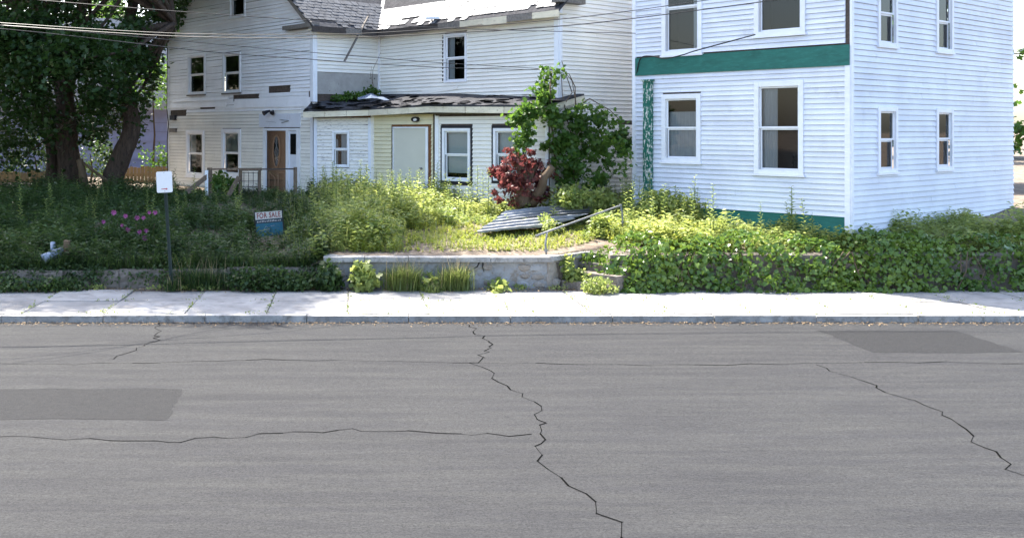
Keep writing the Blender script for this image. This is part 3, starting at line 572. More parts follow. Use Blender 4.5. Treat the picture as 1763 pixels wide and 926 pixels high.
# ------------------------------------------------------------------ retaining walls, steps, handrail
rw = thing('stone_retaining_wall', (1.9, 22.3, 0), 'low cracked stone and cement retaining wall with sunlit coping slabs', 'wall')
def rough(name, x0, x1, y0, y1, z0, z1, m, parent, nx=40, nz=6, amp=.02, seed=0):
    r2 = np.random.default_rng(seed); V = []; f = []
    for i in range(nx+1):
        for j in range(nz+1):
            V.append((x0+(x1-x0)*i/nx, y0+r2.uniform(-amp, amp), z0+(z1-z0)*j/nz))
    for i in range(nx):
        for j in range(nz): k = i*(nz+1)+j; f.append((k, k+nz+1, k+nz+2, k+1))
    k = len(V); V += [(x0, y1, z0), (x1, y1, z0), (x1, y1, z1), (x0, y1, z1)]; t = nz+1
    f += [(k, k+3, nz, 0), (nx*t, nx*t+nz, k+2, k+1), (nz, k+3, k+2, nx*t+nz), (k, k+1, k+2, k+3)]
    return mk(name, V, f, m, parent)
rough('wall_face', -.49, 4.22, 22.24, 22.6, -.05, .585, 'parging', rw, 60, 8, .014)
xc = [-.53, .35, 1.28, 2.12, 3.02, 3.72, 4.36]
for a, b in zip(xc, xc[1:]):
    e = random.uniform(-.008, .008); MB().hexa([(a, 22.15+e, .575), (a, 22.62, .575), (b-.012, 22.62, .575), (b-.012, 22.15+e, .575), (a, 22.15+e, .675+e), (a, 22.62, .69), (b-.012, 22.62, .69), (b-.012, 22.15-e, .675-e)]).build('coping_slab', 'concrete', rw)
def stone(c, r, m, parent, seed, name='stone'):
    bm = bmesh.new(); bmesh.ops.create_icosphere(bm, subdivisions=1, radius=1); q = random.Random(seed)
    V = [(c[0]+v.co.x*r[0]*q.uniform(.8, 1.15), c[1]+v.co.y*r[1]*q.uniform(.8, 1.1), c[2]+v.co.z*r[2]*q.uniform(.8, 1.15)) for v in bm.verts]; f = [tuple(v.index for v in p.verts) for p in bm.faces]; bm.free()
    return mk(name, V, f, m, parent)
k = 0
for (x, z, rx, rz) in ((2.62, .44, .17, .1), (2.95, .46, .15, .1), (2.6, .22, .2, .09), (3.05, .12, .22, .1), (3.72, .45, .16, .1), (4.0, .44, .17, .1), (3.75, .27, .15, .08), (4.03, .25, .18, .09), (3.7, .09, .17, .08), (4.05, .08, .15, .08), (3.3, .05, .14, .06), (2.3, .1, .16, .08), (.2, .08, .14, .07), (-.2, .3, .15, .09)):
    k += 1; stone((x, 22.25, z), (rx, .05, rz), 'stone' if k % 3 else 'parging', rw, k)
MB().tube([(2.78, 22.23, .56), (2.74, 22.225, .47), (2.55, 22.225, .38), (2.42, 22.225, .30), (2.36, 22.225, .2)], [.018, .011, .014, .01, .006], 6).build('crack', 'room_dark', rw)
MB().tube([(2.86, 22.225, .55), (2.85, 22.222, .46), (2.88, 22.222, .36)], [.016, .012, .006], 6).build('crack', 'room_dark', rw)
mb = MB(); STAIR.box(mb, .0, 2.1, -.05, .585, -.36, -.01); mb.build('return_face', 'stone', rw)
for k in range(2): STAIR.part('coping_slab', .02+k*1.06, 1.06+k*1.06, .59, .69+.002*k, -.42, .05, 'concrete', rw)
for k in range(9): 
    c = STAIR.pt(.2+.22*k, [.12, .4, .25][k % 3], -.0); stone((c.x, c.y, c.z), (.13, .07, .1), 'stone', rw, 50+k)
st = thing('concrete_steps', (5.2, 22.6, 0), 'worn concrete steps between the stone wall and the ivy', 'steps')
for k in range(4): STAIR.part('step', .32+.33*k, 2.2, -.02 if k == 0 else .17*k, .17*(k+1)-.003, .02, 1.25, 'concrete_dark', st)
lw = thing('dark_retaining_wall', (-5, 22.3, 0), 'shaded low brown concrete retaining wall along the pavement', 'wall')
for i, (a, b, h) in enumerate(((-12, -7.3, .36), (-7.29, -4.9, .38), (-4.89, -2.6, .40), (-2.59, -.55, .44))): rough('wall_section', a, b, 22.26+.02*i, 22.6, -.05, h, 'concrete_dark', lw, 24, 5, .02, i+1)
iw = thing('ivy_bank', (9, 22, 0), 'dense glossy ivy covering the bank to the right of the steps', 'ivy')
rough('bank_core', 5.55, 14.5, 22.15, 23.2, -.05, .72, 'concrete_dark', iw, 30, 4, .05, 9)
hr = thing('pipe_handrail', tuple(P(940, 437, 22.35)), 'rusty grey pipe handrail leaning beside the steps', 'handrail')
a, b = P(923, 406, 22.3), P(1068, 354, 24.3); MB().tube([a, a.lerp(b, .3), a.lerp(b, .97), b+Vector((.02, 0, -.02))], .022, 8).build('rail', 'galvanised', hr, True)
c = a.lerp(b, .12); MB().tube([c, P(939, 420, 22.35), P(940.5, 438, 22.36)], .022, 8).build('post', 'galvanised', hr, True)
MB().tube([b, P(1071, 365, 24.3), P(1072, 385, 24.3), P(1076, 416, 24.3)], .022, 8).build('post', 'galvanised', hr, True)
for q in (P(940, 431, 22.36), P(1072, 383, 24.3), b): MB().tube([q-Vector((0, 0, .03)), q+Vector((0, 0, .03))], .037, 8).build('pipe_collar', 'galvanised', hr)
# ------------------------------------------------------------------ corrugated sheets, boards, odds and ends
def corr(name, cs, label, nrib, amp, bend):
    tl, tr, br, bl = cs; V = []; f = []; m_ = 2*nrib+1
    for i in range(13):
        s_ = i/12
        for j in range(m_):
            k_ = j//2; p = tl.lerp(tr, s_).lerp(bl.lerp(br, s_), k_/nrib)
            if j % 2: p = p+Vector((0, -amp*2.2, amp*.12))
            V.append(p+Vector((0, 0, bend*math.sin(s_*math.pi)+.006*math.sin(i*2.7+j))))
    for i in range(12):
        for j in range(m_-1): k = i*m_+j; f.append((k, k+1, k+m_+1, k+m_))
    return props(mk(name, V, f, 'sheet_metal', None), label, 'metal sheet')
corr('corrugated_sheet', [P(868, 363, 26.5), P(1020, 351, 26.7), P(1014, 368, 26.1), P(840, 385, 25.2)], 'upper corrugated metal sheet lying on the weeds', 4, .12, .03)
corr('corrugated_sheet', [P(838, 385, 25.1), P(1008, 368, 25.9), P(940, 391, 24.6), P(812, 403, 24.0)], 'lower corrugated metal sheet half buried in weeds', 3, .15, .02)
stone(tuple(P(1022, 384, 25.0)), (.2, .14, .11), 'bark', None, 5, 'rotten_stump'); props(bpy.data.objects['rotten_stump'], 'dark rotten wood lump on bare soil beside the handrail', 'stump')
# signs
sg = thing('sign_post', tuple(P(296, 503, 22.0)), 'leaning dark metal post with a blank white street sign', 'street sign')
a, b = P(296.5, 504, 22.0), P(283, 297, 21.85); mb = MB(); q = Vector((.028, 0, 0)); mb.bar(a, b, .012, .05)
for s in (-1, 1): mb.bar(a+q*s+Vector((0, -.012, 0)), b+q*s+Vector((0, -.012, 0)), .03, .012)
mb.build('post', 'post_metal', sg)
def rrect(o, ux, uy, nn, w_, h_, r_, t_):
    v = []
    for (cx, cy, a0) in ((w_-r_, h_-r_, 0), (-w_+r_, h_-r_, 90), (-w_+r_, -h_+r_, 180), (w_-r_, -h_+r_, 270)):
        for i in range(5): t = R(a0+i*22.5); v.append(o+ux*(cx+r_*math.cos(t))+uy*(cy+r_*math.sin(t)))
    n = len(v); return v+[p-nn*t_ for p in v], [tuple(range(n)), tuple(range(2*n-1, n-1, -1))]+[(i, i+n, (i+1) % n+n, (i+1) % n) for i in range(n)]
c = P(283, 313.5, 21.82); ux = Vector((.998, 0, .05)); uy = Vector((-.05, 0, .998)); nn = Vector((0, -1, 0))
pn_ = mk('sign_panel', *rrect(c, ux, uy, nn, .165, .22, .03, .004), 'sign_white', sg)
ao = c-uy*.145+nn*.003
def flat(pts, o, m, nm, par): return mk(nm, [o+ux*x+uy*y for x, y in pts], [tuple(range(len(pts)))], m, par)
flat([(-.07, -.006), (.03, -.008), (.03, -.022), (.065, 0), (.03, .022), (.03, .008), (-.07, .006)], ao, 'red_paint', 'red_arrow', pn_)
for (x, y) in ((0, .19), (0, -.19)): flat([(x+.008*math.cos(i), y+.008*math.sin(i)) for i in range(6)], c+nn*.003, 'post_metal', 'bolt', pn_)
fs_ = thing('for_sale_sign', tuple(P(463, 425, 25.2)), 'tilted FOR SALE yard sign with blue lower panel in the weeds', 'sign')
o = P(463.5, 385, 25.2); tl = R(4.5); ux = Vector((math.cos(tl), .12, math.sin(tl))).normalized(); uy = Vector((-math.sin(tl), 0, math.cos(tl))); nn = ux.cross(uy); nn = nn if nn.y < 0 else -nn
def quad3(x0, x1, y0, y1, t, m, nm, par=fs_): return mk(nm, [o+ux*x+uy*y+nn*t for x, y in ((x0, y0), (x1, y0), (x1, y1), (x0, y1))]+[o+ux*x+uy*y+nn*(t-.004) for x, y in ((x0, y0), (x1, y0), (x1, y1), (x0, y1))], [(0, 1, 2, 3), (4, 7, 6, 5), (0, 4, 5, 1), (1, 5, 6, 2), (2, 6, 7, 3), (3, 7, 4, 0)], m, par)
mat('sign_faded', (.5, .48, .44), .7, .15, 9., (.3, .27, .22), (.58, .7))
quad3(-.32, .32, .115, .29, .006, 'sign_faded', 'headline_panel'); quad3(-.32, .32, .02, .113, .006, 'sign_dark', 'name_strip'); bp = quad3(-.32, .32, -.29, .018, .006, 'sign_blue', 'blue_panel')
for s in (-1, 1): MB().bar(o+ux*.34*s-uy*.75, o+ux*.34*s+uy*.32, .03, .02).build('frame_stake', 'black_paint', fs_)
def text(body, size, loc, m, nm, par, sx=1.):
    cu = bpy.data.curves.new(nm, 'FONT'); cu.body = body; cu.size = size; cu.align_x = 'CENTER'; cu.align_y = 'CENTER'; cu.offset = size*.02; cu.space_character = 1.12
    t = bpy.data.objects.new('tmp', cu); COL.objects.link(t); dg = bpy.context.evaluated_depsgraph_get(); me = bpy.data.meshes.new_from_object(t.evaluated_get(dg))
    bpy.data.objects.remove(t); vs = [loc+ux*(v.co.x*sx)+uy*v.co.y for v in me.vertices]; fs = [tuple(p.vertices) for p in me.polygons]
    return mk(nm, vs, fs, m, par)
text('FOR SALE', .18, o+uy*.2+nn*.009, 'dark_red', 'headline', fs_, .68)
for k in range(15): quad3(-.29+k*.039, -.29+k*.039+random.uniform(.018, .033), .048, .048+random.uniform(.022, .045), .0075, 'sign_pale', 'small_print')
mb = MB(); 
for (p, q) in (((-.16, -.16), (-.08, -.05)), ((-.08, -.05), (.0, -.15)), ((-.13, -.13), (.0, -.13)), ((.03, -.06), (.12, -.05)), ((-.15, -.2), (-.02, -.2))): mb.bar(o+ux*p[0]+uy*p[1]+nn*.008, o+ux*q[0]+uy*q[1]+nn*.008, .012, .004)
mb.build('faded_drawing', 'sign_pale', bp)
# stoop with railings in front of the brown door
mat('rail_wood', (.17, .125, .09), .9, .3, 6., (.10, .08, .065), (.5, .65), (3, 3, 1), .5)
sp = thing('wooden_stoop', tuple(P(435, 345, 31.5)), 'weathered wooden stoop railing with iron grille by the front door', 'railing')
DS = 31.4; zg = 1.0
for k in range(12): 
    a, b = P(356+13*k, 338, DS+.9), P(356+13*k, 338, DS); MB().box((a.x, DS-.05, 1.28), (a.x+.2, DS+2.4-.1*k, 1.31+random.uniform(-.004, .004))).build('deck_board', 'rail_wood', sp)
for (px, wd, y0) in ((361, .14, 289), (414, .1, 291), (447, .08, 291), (508.5, .11, 288)):
    t = P(px, y0, DS); MB().box((t.x-wd/2, DS-wd/2, zg), (t.x+wd/2, DS+wd/2, t.z)).build('post', 'rail_wood', sp)
t = P(355, 299, DS-.12); MB().box((t.x-.03, t.y-.05, zg), (t.x+.06, t.y+.03, t.z+.1)).build('post', 'trim_white', sp)
MB().bar(P(361, 291.5, DS-.07), P(412, 291, DS-.07), .03, .05).build('rail', 'rail_wood', sp); MB().bar(P(411, 292, DS-.08), P(451, 291.5, DS-.08), .05, .09).build('rail', 'rail_wood', sp); MB().bar(P(450, 291.5, DS-.06), P(508, 291, DS-.06), .025, .04).build('rail', 'dark_wood', sp)
for (a, b) in (((322, 331), (360, 301)), ((384, 354), (411, 305))): MB().bar(P(*a, DS-.5), P(*b, DS-.1), .05, .13).build('stair_rail', 'rail_wood', sp)
for k in range(4): MB().bar(P(420+8*k, 296, DS), P(420+8*k, 336, DS), .016).build('iron_bar', 'black_paint', sp)
for y in (298, 312, 322): MB().bar(P(417, y, DS+.015), P(446, y, DS+.015), .016).build('iron_bar', 'black_paint', sp)
# bent duct, box and posts at the left wall
du = thing('bent_duct', tuple(P(92, 470, 22.8)), 'bent pale blue metal duct lying over the left wall', 'duct')
MB().tube([P(106, 432, 22.9), P(98, 436, 22.75), P(86, 441, 22.6), P(74, 446, 22.5)], [.09, .1, .1, .11], 12).build('duct_pipe', 'pipe_blue', du, True); MB().tube([P(91, 440, 23), P(91, 417, 23.1)], .055, 10).build('upright_pipe', 'pipe_blue', du, True)
q = P(95, 470, 22.25); MB().hexa([(q.x-.2, q.y-.12, .03), (q.x-.2, q.y+.15, .03), (q.x+.16, q.y+.15, .03), (q.x+.16, q.y-.12, .03), (q.x-.22, q.y-.1, .34), (q.x-.22, q.y+.1, .32), (q.x+.17, q.y+.1, .38), (q.x+.17, q.y-.1, .38)]).build('broken_box', 'concrete_dark', du)
q = P(115.5, 447, 22.7); wp = props(MB().hexa([(q.x-.06, q.y-.05, .3), (q.x-.06, q.y+.05, .3), (q.x+.06, q.y+.05, .3), (q.x+.06, q.y-.05, .3), (q.x-.065, q.y-.05, .97), (q.x-.065, q.y+.05, .985), (q.x+.055, q.y+.05, .98), (q.x+.055, q.y-.05, .965)]).build('wooden_post', 'bark_pale', None), 'short square wooden post beside the bent duct', 'post')
# picket fences under the trees
def fence(x0, x1, y, z1, label):
    f = thing('picket_fence', ((x0+x1)/2, y, 1), label, 'fence'); x = x0
    while x < x1:
        h = z1+random.uniform(-.05, .05); MB().box((x, y-.012, .9), (x+.125, y+.012, h)).build('picket', 'fence_wood', f); x += .14
    for z in (1.35, z1-.35): MB().box((x0, y+.013, z), (x1, y+.06, z+.08)).build('fence_rail', 'fence_wood', f)
fence(-9.3, -7.0, 40.5, 1.96, 'tan wooden fence lit between the maple and the house'); fence(-15, -10.6, 41., 1.75, 'dark wooden picket fence at the far left under the trees')
# ------------------------------------------------------------------ overhead wires
def wire(pts, label, r_=.009):
    q = [P(*p) for p in pts]; out = []
    for i in range(len(q)-1):
        p0, p1, p2, p3 = q[max(i-1, 0)], q[i], q[i+1], q[min(i+2, len(q)-1)]
        for k in range(6):
            t = k/6; out.append(.5*((2*p1)+(p2-p0)*t+(2*p0-5*p1+4*p2-p3)*t*t+(3*p1-p0-3*p2+p3)*t**3))
    out.append(q[-1]); props(MB().tube(out, r_, 5).build('overhead_wire', 'wire_black', None), label, 'wire')
wire([(-200, -25, 20), (60, 0, 20.5), (330, 22, 21.5), (540, 36, 23), (650, 43, 24), (800, 50, 25.2), (970, 55, 26.4), (1094, 58, 27.3)], 'overhead wire ending at the neighbour house corner')
wire([(-200, 26, 20), (0, 40, 20), (300, 58, 20.3), (540, 60, 20.6), (650, 57, 20.8), (815, 46, 21), (970, 33, 21.2), (1110, 16, 21.4), (1400, -26, 21.8)], 'upper of two parallel street wires sloping up to the right')
wire([(-200, 30, 20), (0, 44, 20), (300, 63, 20.3), (540, 66, 20.6), (650, 63.5, 20.8), (803, 56, 21), (970, 45, 21.2), (1110, 30, 21.4), (1400, -8, 21.8)], 'lower of two parallel street wires sloping up to the right', .011)
wire([(-200, 34, 18), (55, 55, 19.5), (300, 83, 22), (400, 93, 23), (560, 104.5, 24.6), (650, 111, 25.6), (800, 118, 27), (967, 121, 28.3)], 'lowest thin service wire running to the vine corner')
wire([(-200, 30, 18.5), (100, 52, 20), (400, 79, 23), (540, 91, 24.4), (650, 100, 25.5), (765, 109, 26.6), (967, 120.5, 28.3)], 'thin service wire just above the lowest one', .008)
wire([(1096, 128, 27.4), (1103, 101, 27.2), (1120, 97, 26.9), (1145, 101, 26.5), (1175, 95, 26), (1200, 87, 25.6), (1300, 60, 24)], 'black cable looping over the green band', .016)
insl = props(MB().tube([P(967, 126, 28.35), P(967, 121, 28.3), P(967, 117, 28.3)], [.06, .09, .04], 8).build('wire_insulator', 'black_paint', None), 'dark wire insulator at the house corner above the vine', 'insulator')
# ------------------------------------------------------------------ trees
def limb(pts, r0, r1, n=9):
    k = len(pts); out = []; rr = []
    for i in range(k-1):
        for j in range(4):
            t = j/4; p = Vector(pts[i]).lerp(Vector(pts[i+1]), t); out.append(p); rr.append(r0+(r1-r0)*((i+t)/(k-1)))
    out.append(Vector(pts[-1])); rr.append(r1)
    for i in range(1, len(out)-1): out[i] = out[i]+Vector((random.uniform(-.05, .05), random.uniform(-.05, .05), 0))*min(1, rr[i]*4)
    return out, rr
def tree(name, loc, label, trunks, blobs, n, ln, m, group=None, kind='lobed', clip=None):
    t = thing(name, loc, label, 'tree', group); mb = MB(); ends = []
    for pts, r0, r1 in trunks:
        o_, rr = limb(pts, r0, r1); mb.tube(o_, rr, 10)
    for (c, r_) in blobs:                       # a limb into each clump
        if clip is not None and not (clip(np.array([c])).all() and c[0] < -7.2): continue
        base = Vector(trunks[random.randrange(len(trunks))][0][-1]); e = Vector(c); mid = base.lerp(e, .5)+Vector((0, 0, -.3)); o_, rr = limb([base, mid, e], .09, .02); mb.tube(o_, rr, 6)
    mb.build('trunk', 'bark', t, True)
    # clumps of leaves: twig ends inside the blobs, leaves gathered round each
    nc_ = n//26; tw, d = cloud(nc_, blobs); pos = np.repeat(tw, 26, 0)+rng.normal(size=(nc_*26, 3))*np.array((.34, .34, .2)); k = len(pos)
    if clip is not None: pos = pos[clip(pos)]; k = len(pos)
    ax = rdir(k, -.35); ax[:, 2] *= .6; no = rdir(k, 1.1)
    s = rng.uniform(.7, 1.3, k)*ln; v, f = leaves(pos, ax, no, s, s*.95, kind); npmesh('crown', v, f, m, t); return t
def vb(px, py, D, r_, rz=None): p = P(px, py, D); return ((p.x, D, p.z), (r_, r_*.6, rz or r_))
def ph(p): return CX+F*p[:, 0]/p[:, 1], HY-(p[:, 2]-CZ)*F/p[:, 1]
def blobset(cx, cy, z0, z1, r_, n, q, flat_=.55):
    out = []
    for i in range(n):
        a = q.uniform(0, 6.28); t = q.random(); z = z0+(z1-z0)*t; rr = r_*(.35+.65*math.sin(math.pi*(.18+.74*t)))*math.sqrt(q.uniform(.1, 1)); s = q.uniform(.9, 1.7)
        out.append(((cx+rr*math.cos(a), cy+rr*math.sin(a), z), (s, s, s*flat_)))
    return out
q = random.Random(11)
notroof = lambda p: ~(((p-np.array(G.o))@np.array(G.n) < .15) & ((p-np.array(G.o))@np.array(G.d) > -.5))
keep = lambda p: notroof(p) & (p[:, 2] > 1.9) & ~((p[:, 0] > -5.4+.3*(p[:, 2]-8)) & (p[:, 2] < 9.5)) & ~((ph(p)[0] > 296+np.clip(75-ph(p)[1], 0, 80)*.45) & (ph(p)[1] > 0))
def thin(p):
    px, py = ph(p); vis = py > -10
    g_ = np.sin(p[:, 0]*2.1+1)*np.sin(p[:, 2]*2.7+.5)+.6*np.sin(p[:, 0]*4.3+p[:, 1])*np.cos(p[:, 2]*5.1)
    k_ = rng.random(len(p)) < np.where(vis, np.where(g_ > .15, .95, np.where(g_ > -.35, .7, .3)), 1.)
    tr = (((np.abs(px-118-.06*(py-200)) < 24) & (py > 135)) | ((np.abs(px-212) < 28) & (py > 175)) | ((px > 70) & (px < 240) & (py > 285))) & (p[:, 1] < 35.4)
    return k_ & ~(tr & (rng.random(len(p)) < .72))
keep2 = lambda p: keep(p) & (thin(p) if len(p) > 1 else True)
tA = P(118, 335, 35.5); tB = P(205, 335, 34.5)
tree('maple_tree', tuple(tA), 'left maple with a thick straight trunk and dark crown', [([P(120, 345, 35.5), P(117, 250, 35.5), P(112, 170, 35.4), P(95, 90, 35.2), P(60, -20, 35)], .43, .2), ([P(96, 340, 35.8), P(90, 270, 35.9), P(70, 150, 36.2), P(30, 20, 36.5)], .27, .12), ([P(112, 170, 35.4), P(135, 60, 35), P(150, -60, 34.6)], .26, .12)],
     blobset(-11.0, 34.2, 3.3, 19.5, 6., 92, q), 110000, .14, 'leaf_tree', clip=keep2)
tree('maple_tree', tuple(tB), 'right maple with a bent twisting trunk beside the house', [([P(196, 345, 34.5), P(196, 300, 34.5), P(222, 245, 34.4), P(226, 200, 34.4), P(208, 130, 34.2), P(222, 40, 34), P(240, -60, 33.8)], .40, .15), ([P(208, 130, 34.2), P(250, 70, 33.6), P(300, 40, 33)], .14, .05)],
     blobset(-7.4, 32.4, 4.6, 19., 4.6, 66, q)+[vb(255, 130, 34, .9, .6), vb(275, 95, 34, .7, .5), vb(200, 215, 35, 1., .5), vb(300, 20, 33.5, .8, .5), vb(270, 165, 34.5, .6, .6), vb(150, 230, 35, .9, .5), ((P(250, 190, 34).x, 34.2, P(250, 190, 34).z), (1., 1., .7)), ((P(265, 40, 34).x, 33.5, P(265, 40, 34).z), (1.1, 1., .8)), ((P(240, 265, 35).x, 35, P(240, 265, 35).z), (.9, .8, .4)), ((P(40, 270, 34).x, 34, P(40, 270, 34).z), (1.2, 1, .8))], 84000, .14, 'leaf_tree', clip=keep2)
tree('broad_tree', (20, 40, 1), 'broad green tree standing behind the right house', [([(20, 40, .8), (20.1, 40, 4), (20, 40.2, 8)], .4, .18)], blobset(20, 40, 3, 13, 5, 40, q), 16000, .26, 'leaf_tree')
tree('broad_tree', (-19, 40, 1), 'broad tree half cut off at the far left edge', [([(-19, 40, .8), (-18.8, 40, 4), (-19, 40.2, 8)], .4, .18)], blobset(-17, 40, 2.2, 14, 5, 44, q), 16000, .26, 'leaf_tree')
for i, (x, y) in enumerate(((-26, 66), (-12, 68), (4, 64), (20, 66), (36, 64))):
    tree('back_tree', (x, y, 2), ['far tree at the extreme left of the background', 'far tree behind the violet house', 'far tree hidden behind the derelict house roof', 'far tree behind the neighbour house', 'far tree at the right edge'][i], [([(x, y, 1), (x, y, 5), (x, y, 9)], .4, .2)], blobset(x, y, 3, 15, 6.5, 34, q, .7), 7000, .42, 'leaf_vine', 'trees behind the houses')
for i, x in enumerate((-30, -15, -1, 13, 28)):  # unseen trees behind the viewer, added for the panes to reflect
    tree('reflected_tree', (x, -48, 0), ['leftmost', 'second', 'middle', 'fourth', 'rightmost'][i]+' unseen tree added behind the viewer for window reflections', [([(x, -48, -.15), (x, -48, 3), (x, -48, 8)], .35, .2)], blobset(x, -48, 2.5, 13, 6, 34, q, .7), 6000, .45, 'leaf_tree', 'unseen trees added for window reflections')
for i, (px, py, D, rx, rz) in enumerate(((155, 265, 43, 1.0, 1.0), (262, 140, 42.5, .9, 1.1), (272, 275, 41, .7, .6), (60, 270, 42, 1.6, 1.2))):
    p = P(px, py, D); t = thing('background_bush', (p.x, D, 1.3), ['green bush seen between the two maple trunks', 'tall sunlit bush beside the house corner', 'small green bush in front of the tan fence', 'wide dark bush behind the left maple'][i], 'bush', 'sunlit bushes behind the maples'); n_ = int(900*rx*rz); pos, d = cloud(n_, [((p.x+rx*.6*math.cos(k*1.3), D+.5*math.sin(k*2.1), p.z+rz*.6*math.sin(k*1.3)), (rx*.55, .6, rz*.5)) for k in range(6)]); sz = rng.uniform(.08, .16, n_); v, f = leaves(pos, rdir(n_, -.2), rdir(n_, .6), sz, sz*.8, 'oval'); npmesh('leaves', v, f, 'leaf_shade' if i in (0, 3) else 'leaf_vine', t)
    o_, rr = limb([(p.x, D, .9), (p.x+.1, D, (p.z+1)/2), (p.x, D, p.z)], .06, .02); MB().tube(o_, rr, 6).build('stem', 'stem_brown', t)
# leaning timbers under the maples
for (a, b, r_, lab) in (((150, 336, 34.2), (137, 275, 34.4), .16, 'pale split log leaning against the left maple trunk'), ((192, 318, 33.8), (143, 280, 34.3), .06, 'thin fallen branch lying between the two maple trunks')):
    o_, rr = limb([P(*a), P(*b).lerp(P(*a), .5), P(*b)], r_, r_*.7); props(MB().tube(o_, rr, 8).build('fallen_log', 'bark_pale', None, True), lab, 'log')
# ------------------------------------------------------------------ shrubs and climbers
def shrub(name, loc, label, cat_, pos, nor_up, ln, m, kind, stems=None, sm='stem_brown', wr=.8, group=None, droop=-.2):
    t = thing(name, loc, label, cat_, group); k = len(pos); s = rng.uniform(.65, 1.3, k)*ln; v, f = leaves(pos, rdir(k, droop), rdir(k, nor_up), s, s*wr, kind); npmesh('leaves', v, f, m, t)
    if stems: 
        mb = MB()
        for pts, a, b in stems: o_, rr = limb(pts, a, b); mb.tube(o_, rr, 6)
        mb.build('stems', sm, t, True)
    return t
# red-leaved maple stump
DR = 27.0; base = P(905, 356, DR); rb0 = [((P(892, 285, DR-.2).x, DR-.2, P(892, 285, DR).z), (.45, .4, .33)), ((P(880, 318, DR-.2).x, DR-.25, P(880, 318, DR).z), (.35, .35, .38)), ((P(925, 290, DR).x, DR, P(925, 290, DR).z), (.38, .35, .3)), ((P(920, 325, DR).x, DR+.1, P(920, 325, DR).z), (.4, .4, .35)), ((P(862, 300, DR).x, DR, P(862, 300, DR).z), (.2, .2, .12))]
cc = []
for (c_, r_) in rb0:
    for i in range(14):
        d_ = q2.normal(size=3) if 'q2' in globals() else rng.normal(size=3); d_ /= np.linalg.norm(d_); cc.append((tuple(np.array(c_)+d_*np.array(r_)*rng.uniform(.4, 1.65)), (.12, .12, .06)))
pos, d = cloud(1500, cc); p2, d = cloud(500, rb0); pos = np.concatenate([pos, p2])
shrub('red_maple_stump', tuple(base), 'dark red leafed maple resprouting from a cut stump', 'shrub', pos, .5, .1, 'leaf_red', 'lobed',
      [([P(902, 358, DR), P(903, 330, DR), P(900, 300, DR), P(886, 264, DR)], .26, .13), ([P(915, 352, DR), P(934, 322, DR-.25), P(937, 305, DR-.3), P(951, 287, DR-.3)], .14, .1), ([P(900, 330, DR), P(915, 300, DR), P(925, 280, DR+.1)], .12, .04)], 'bark_pale', .9)
# grape vine at the house corner
bl = [vb(1000, 215, 27.6, .5), vb(1040, 225, 28, .45), vb(1010, 250, 27.4, .65), vb(1050, 260, 28, .5), vb(985, 285, 27.2, .5), vb(1025, 290, 27.6, .55), vb(965, 240, 27.1, .28, .5), vb(955, 195, 27, .25, .3), vb(985, 200, 27.2, .3, .3), vb(938, 168, 27, .12), vb(915, 190, 26.6, .14, .1), vb(905, 235, 26.5, .12, .3), vb(1000, 310, 27.2, .45), vb(890, 208, 26.4, .16), vb(1070, 240, 28.3, .25), vb(968, 270, 27, .35, .5)]
q2 = np.random.default_rng(3); cc = []
for (c_, r_) in bl:
    for i in range(9):
        d_ = q2.normal(size=3); d_ /= np.linalg.norm(d_); cc.append((tuple(np.array(c_)+d_*np.array(r_)*q2.uniform(.5, 1.5)), tuple(np.array((.15, .1, .10))*q2.uniform(.5, 1.4))))
pos, d = cloud(3500, cc); p2, d = cloud(400, bl); pos = np.concatenate([pos, p2])
for pp in ([(945, 190), (932, 150), (938, 125), (965, 120)], [(945, 215), (925, 180), (900, 185), (880, 205)], [(930, 200), (905, 215), (885, 240), (898, 262)], [(985, 200), (1010, 180), (1050, 200), (1080, 222)], [(960, 300), (958, 250), (950, 200), (945, 155)], [(1040, 230), (1070, 245), (1084, 262), (1070, 300)], [(912, 165), (935, 150), (950, 140), (960, 128)]):
    for i in range(3):
        a, b = np.array(P(*pp[i], 26.9 if pp[i][1] > 160 else 27.5)), np.array(P(*pp[i+1], 26.9 if pp[i+1][1] > 160 else 27.5)); t_ = rng.random((34, 1)); pos = np.concatenate([pos, a+(b-a)*t_+rng.normal(0, .085, (34, 3))])
stv = [([P(960, 330, 27.3), P(955, 260, 27.2), P(948, 200, 27.), P(947, 150, 27.), P(950, 122, 27.9)], .03, .012)]
for (pp) in ([(985, 330), (992, 250), (990, 170), (985, 140), (970, 121)], [(1000, 300), (975, 200), (968, 160), (966, 124)], [(945, 190), (932, 150), (938, 125), (965, 120)], [(975, 175), (985, 160), (975, 130), (967, 105)], [(905, 265), (910, 230), (918, 200), (950, 185)], [(1000, 180), (1015, 170), (1050, 190), (1075, 215)], [(992, 200), (990, 150), (980, 128), (966, 122)]):
    stv.append(([P(x, y, 27.3 if y > 160 else 28) for x, y in pp], .017, .008))
shrub('climbing_vine', tuple(P(1000, 330, 27.3)), 'big green grape vine climbing the porch corner', 'vine', pos, .15, .115, 'leaf_vine', 'lobed', stv, 'stem_brown', 1.0)
# small plants on the porch roof
pos, d = cloud(500, [vb(610, 165, 33.0, .45, .12), vb(640, 158, 33.2, .3, .16), vb(585, 170, 32.8, .3, .08)]); shrub('roof_weeds', tuple(P(615, 170, 33)), 'green weeds sprouting on the porch roof', 'weeds', pos, .8, .1, 'leaf_vine', 'oval', [([P(640, 165, 33.3), P(642, 120, 33.3), P(656, 90, 33.4)], .01, .004), ([P(648, 165, 33.3), P(638, 130, 33.3), P(640, 115, 33.4)], .008, .004)])
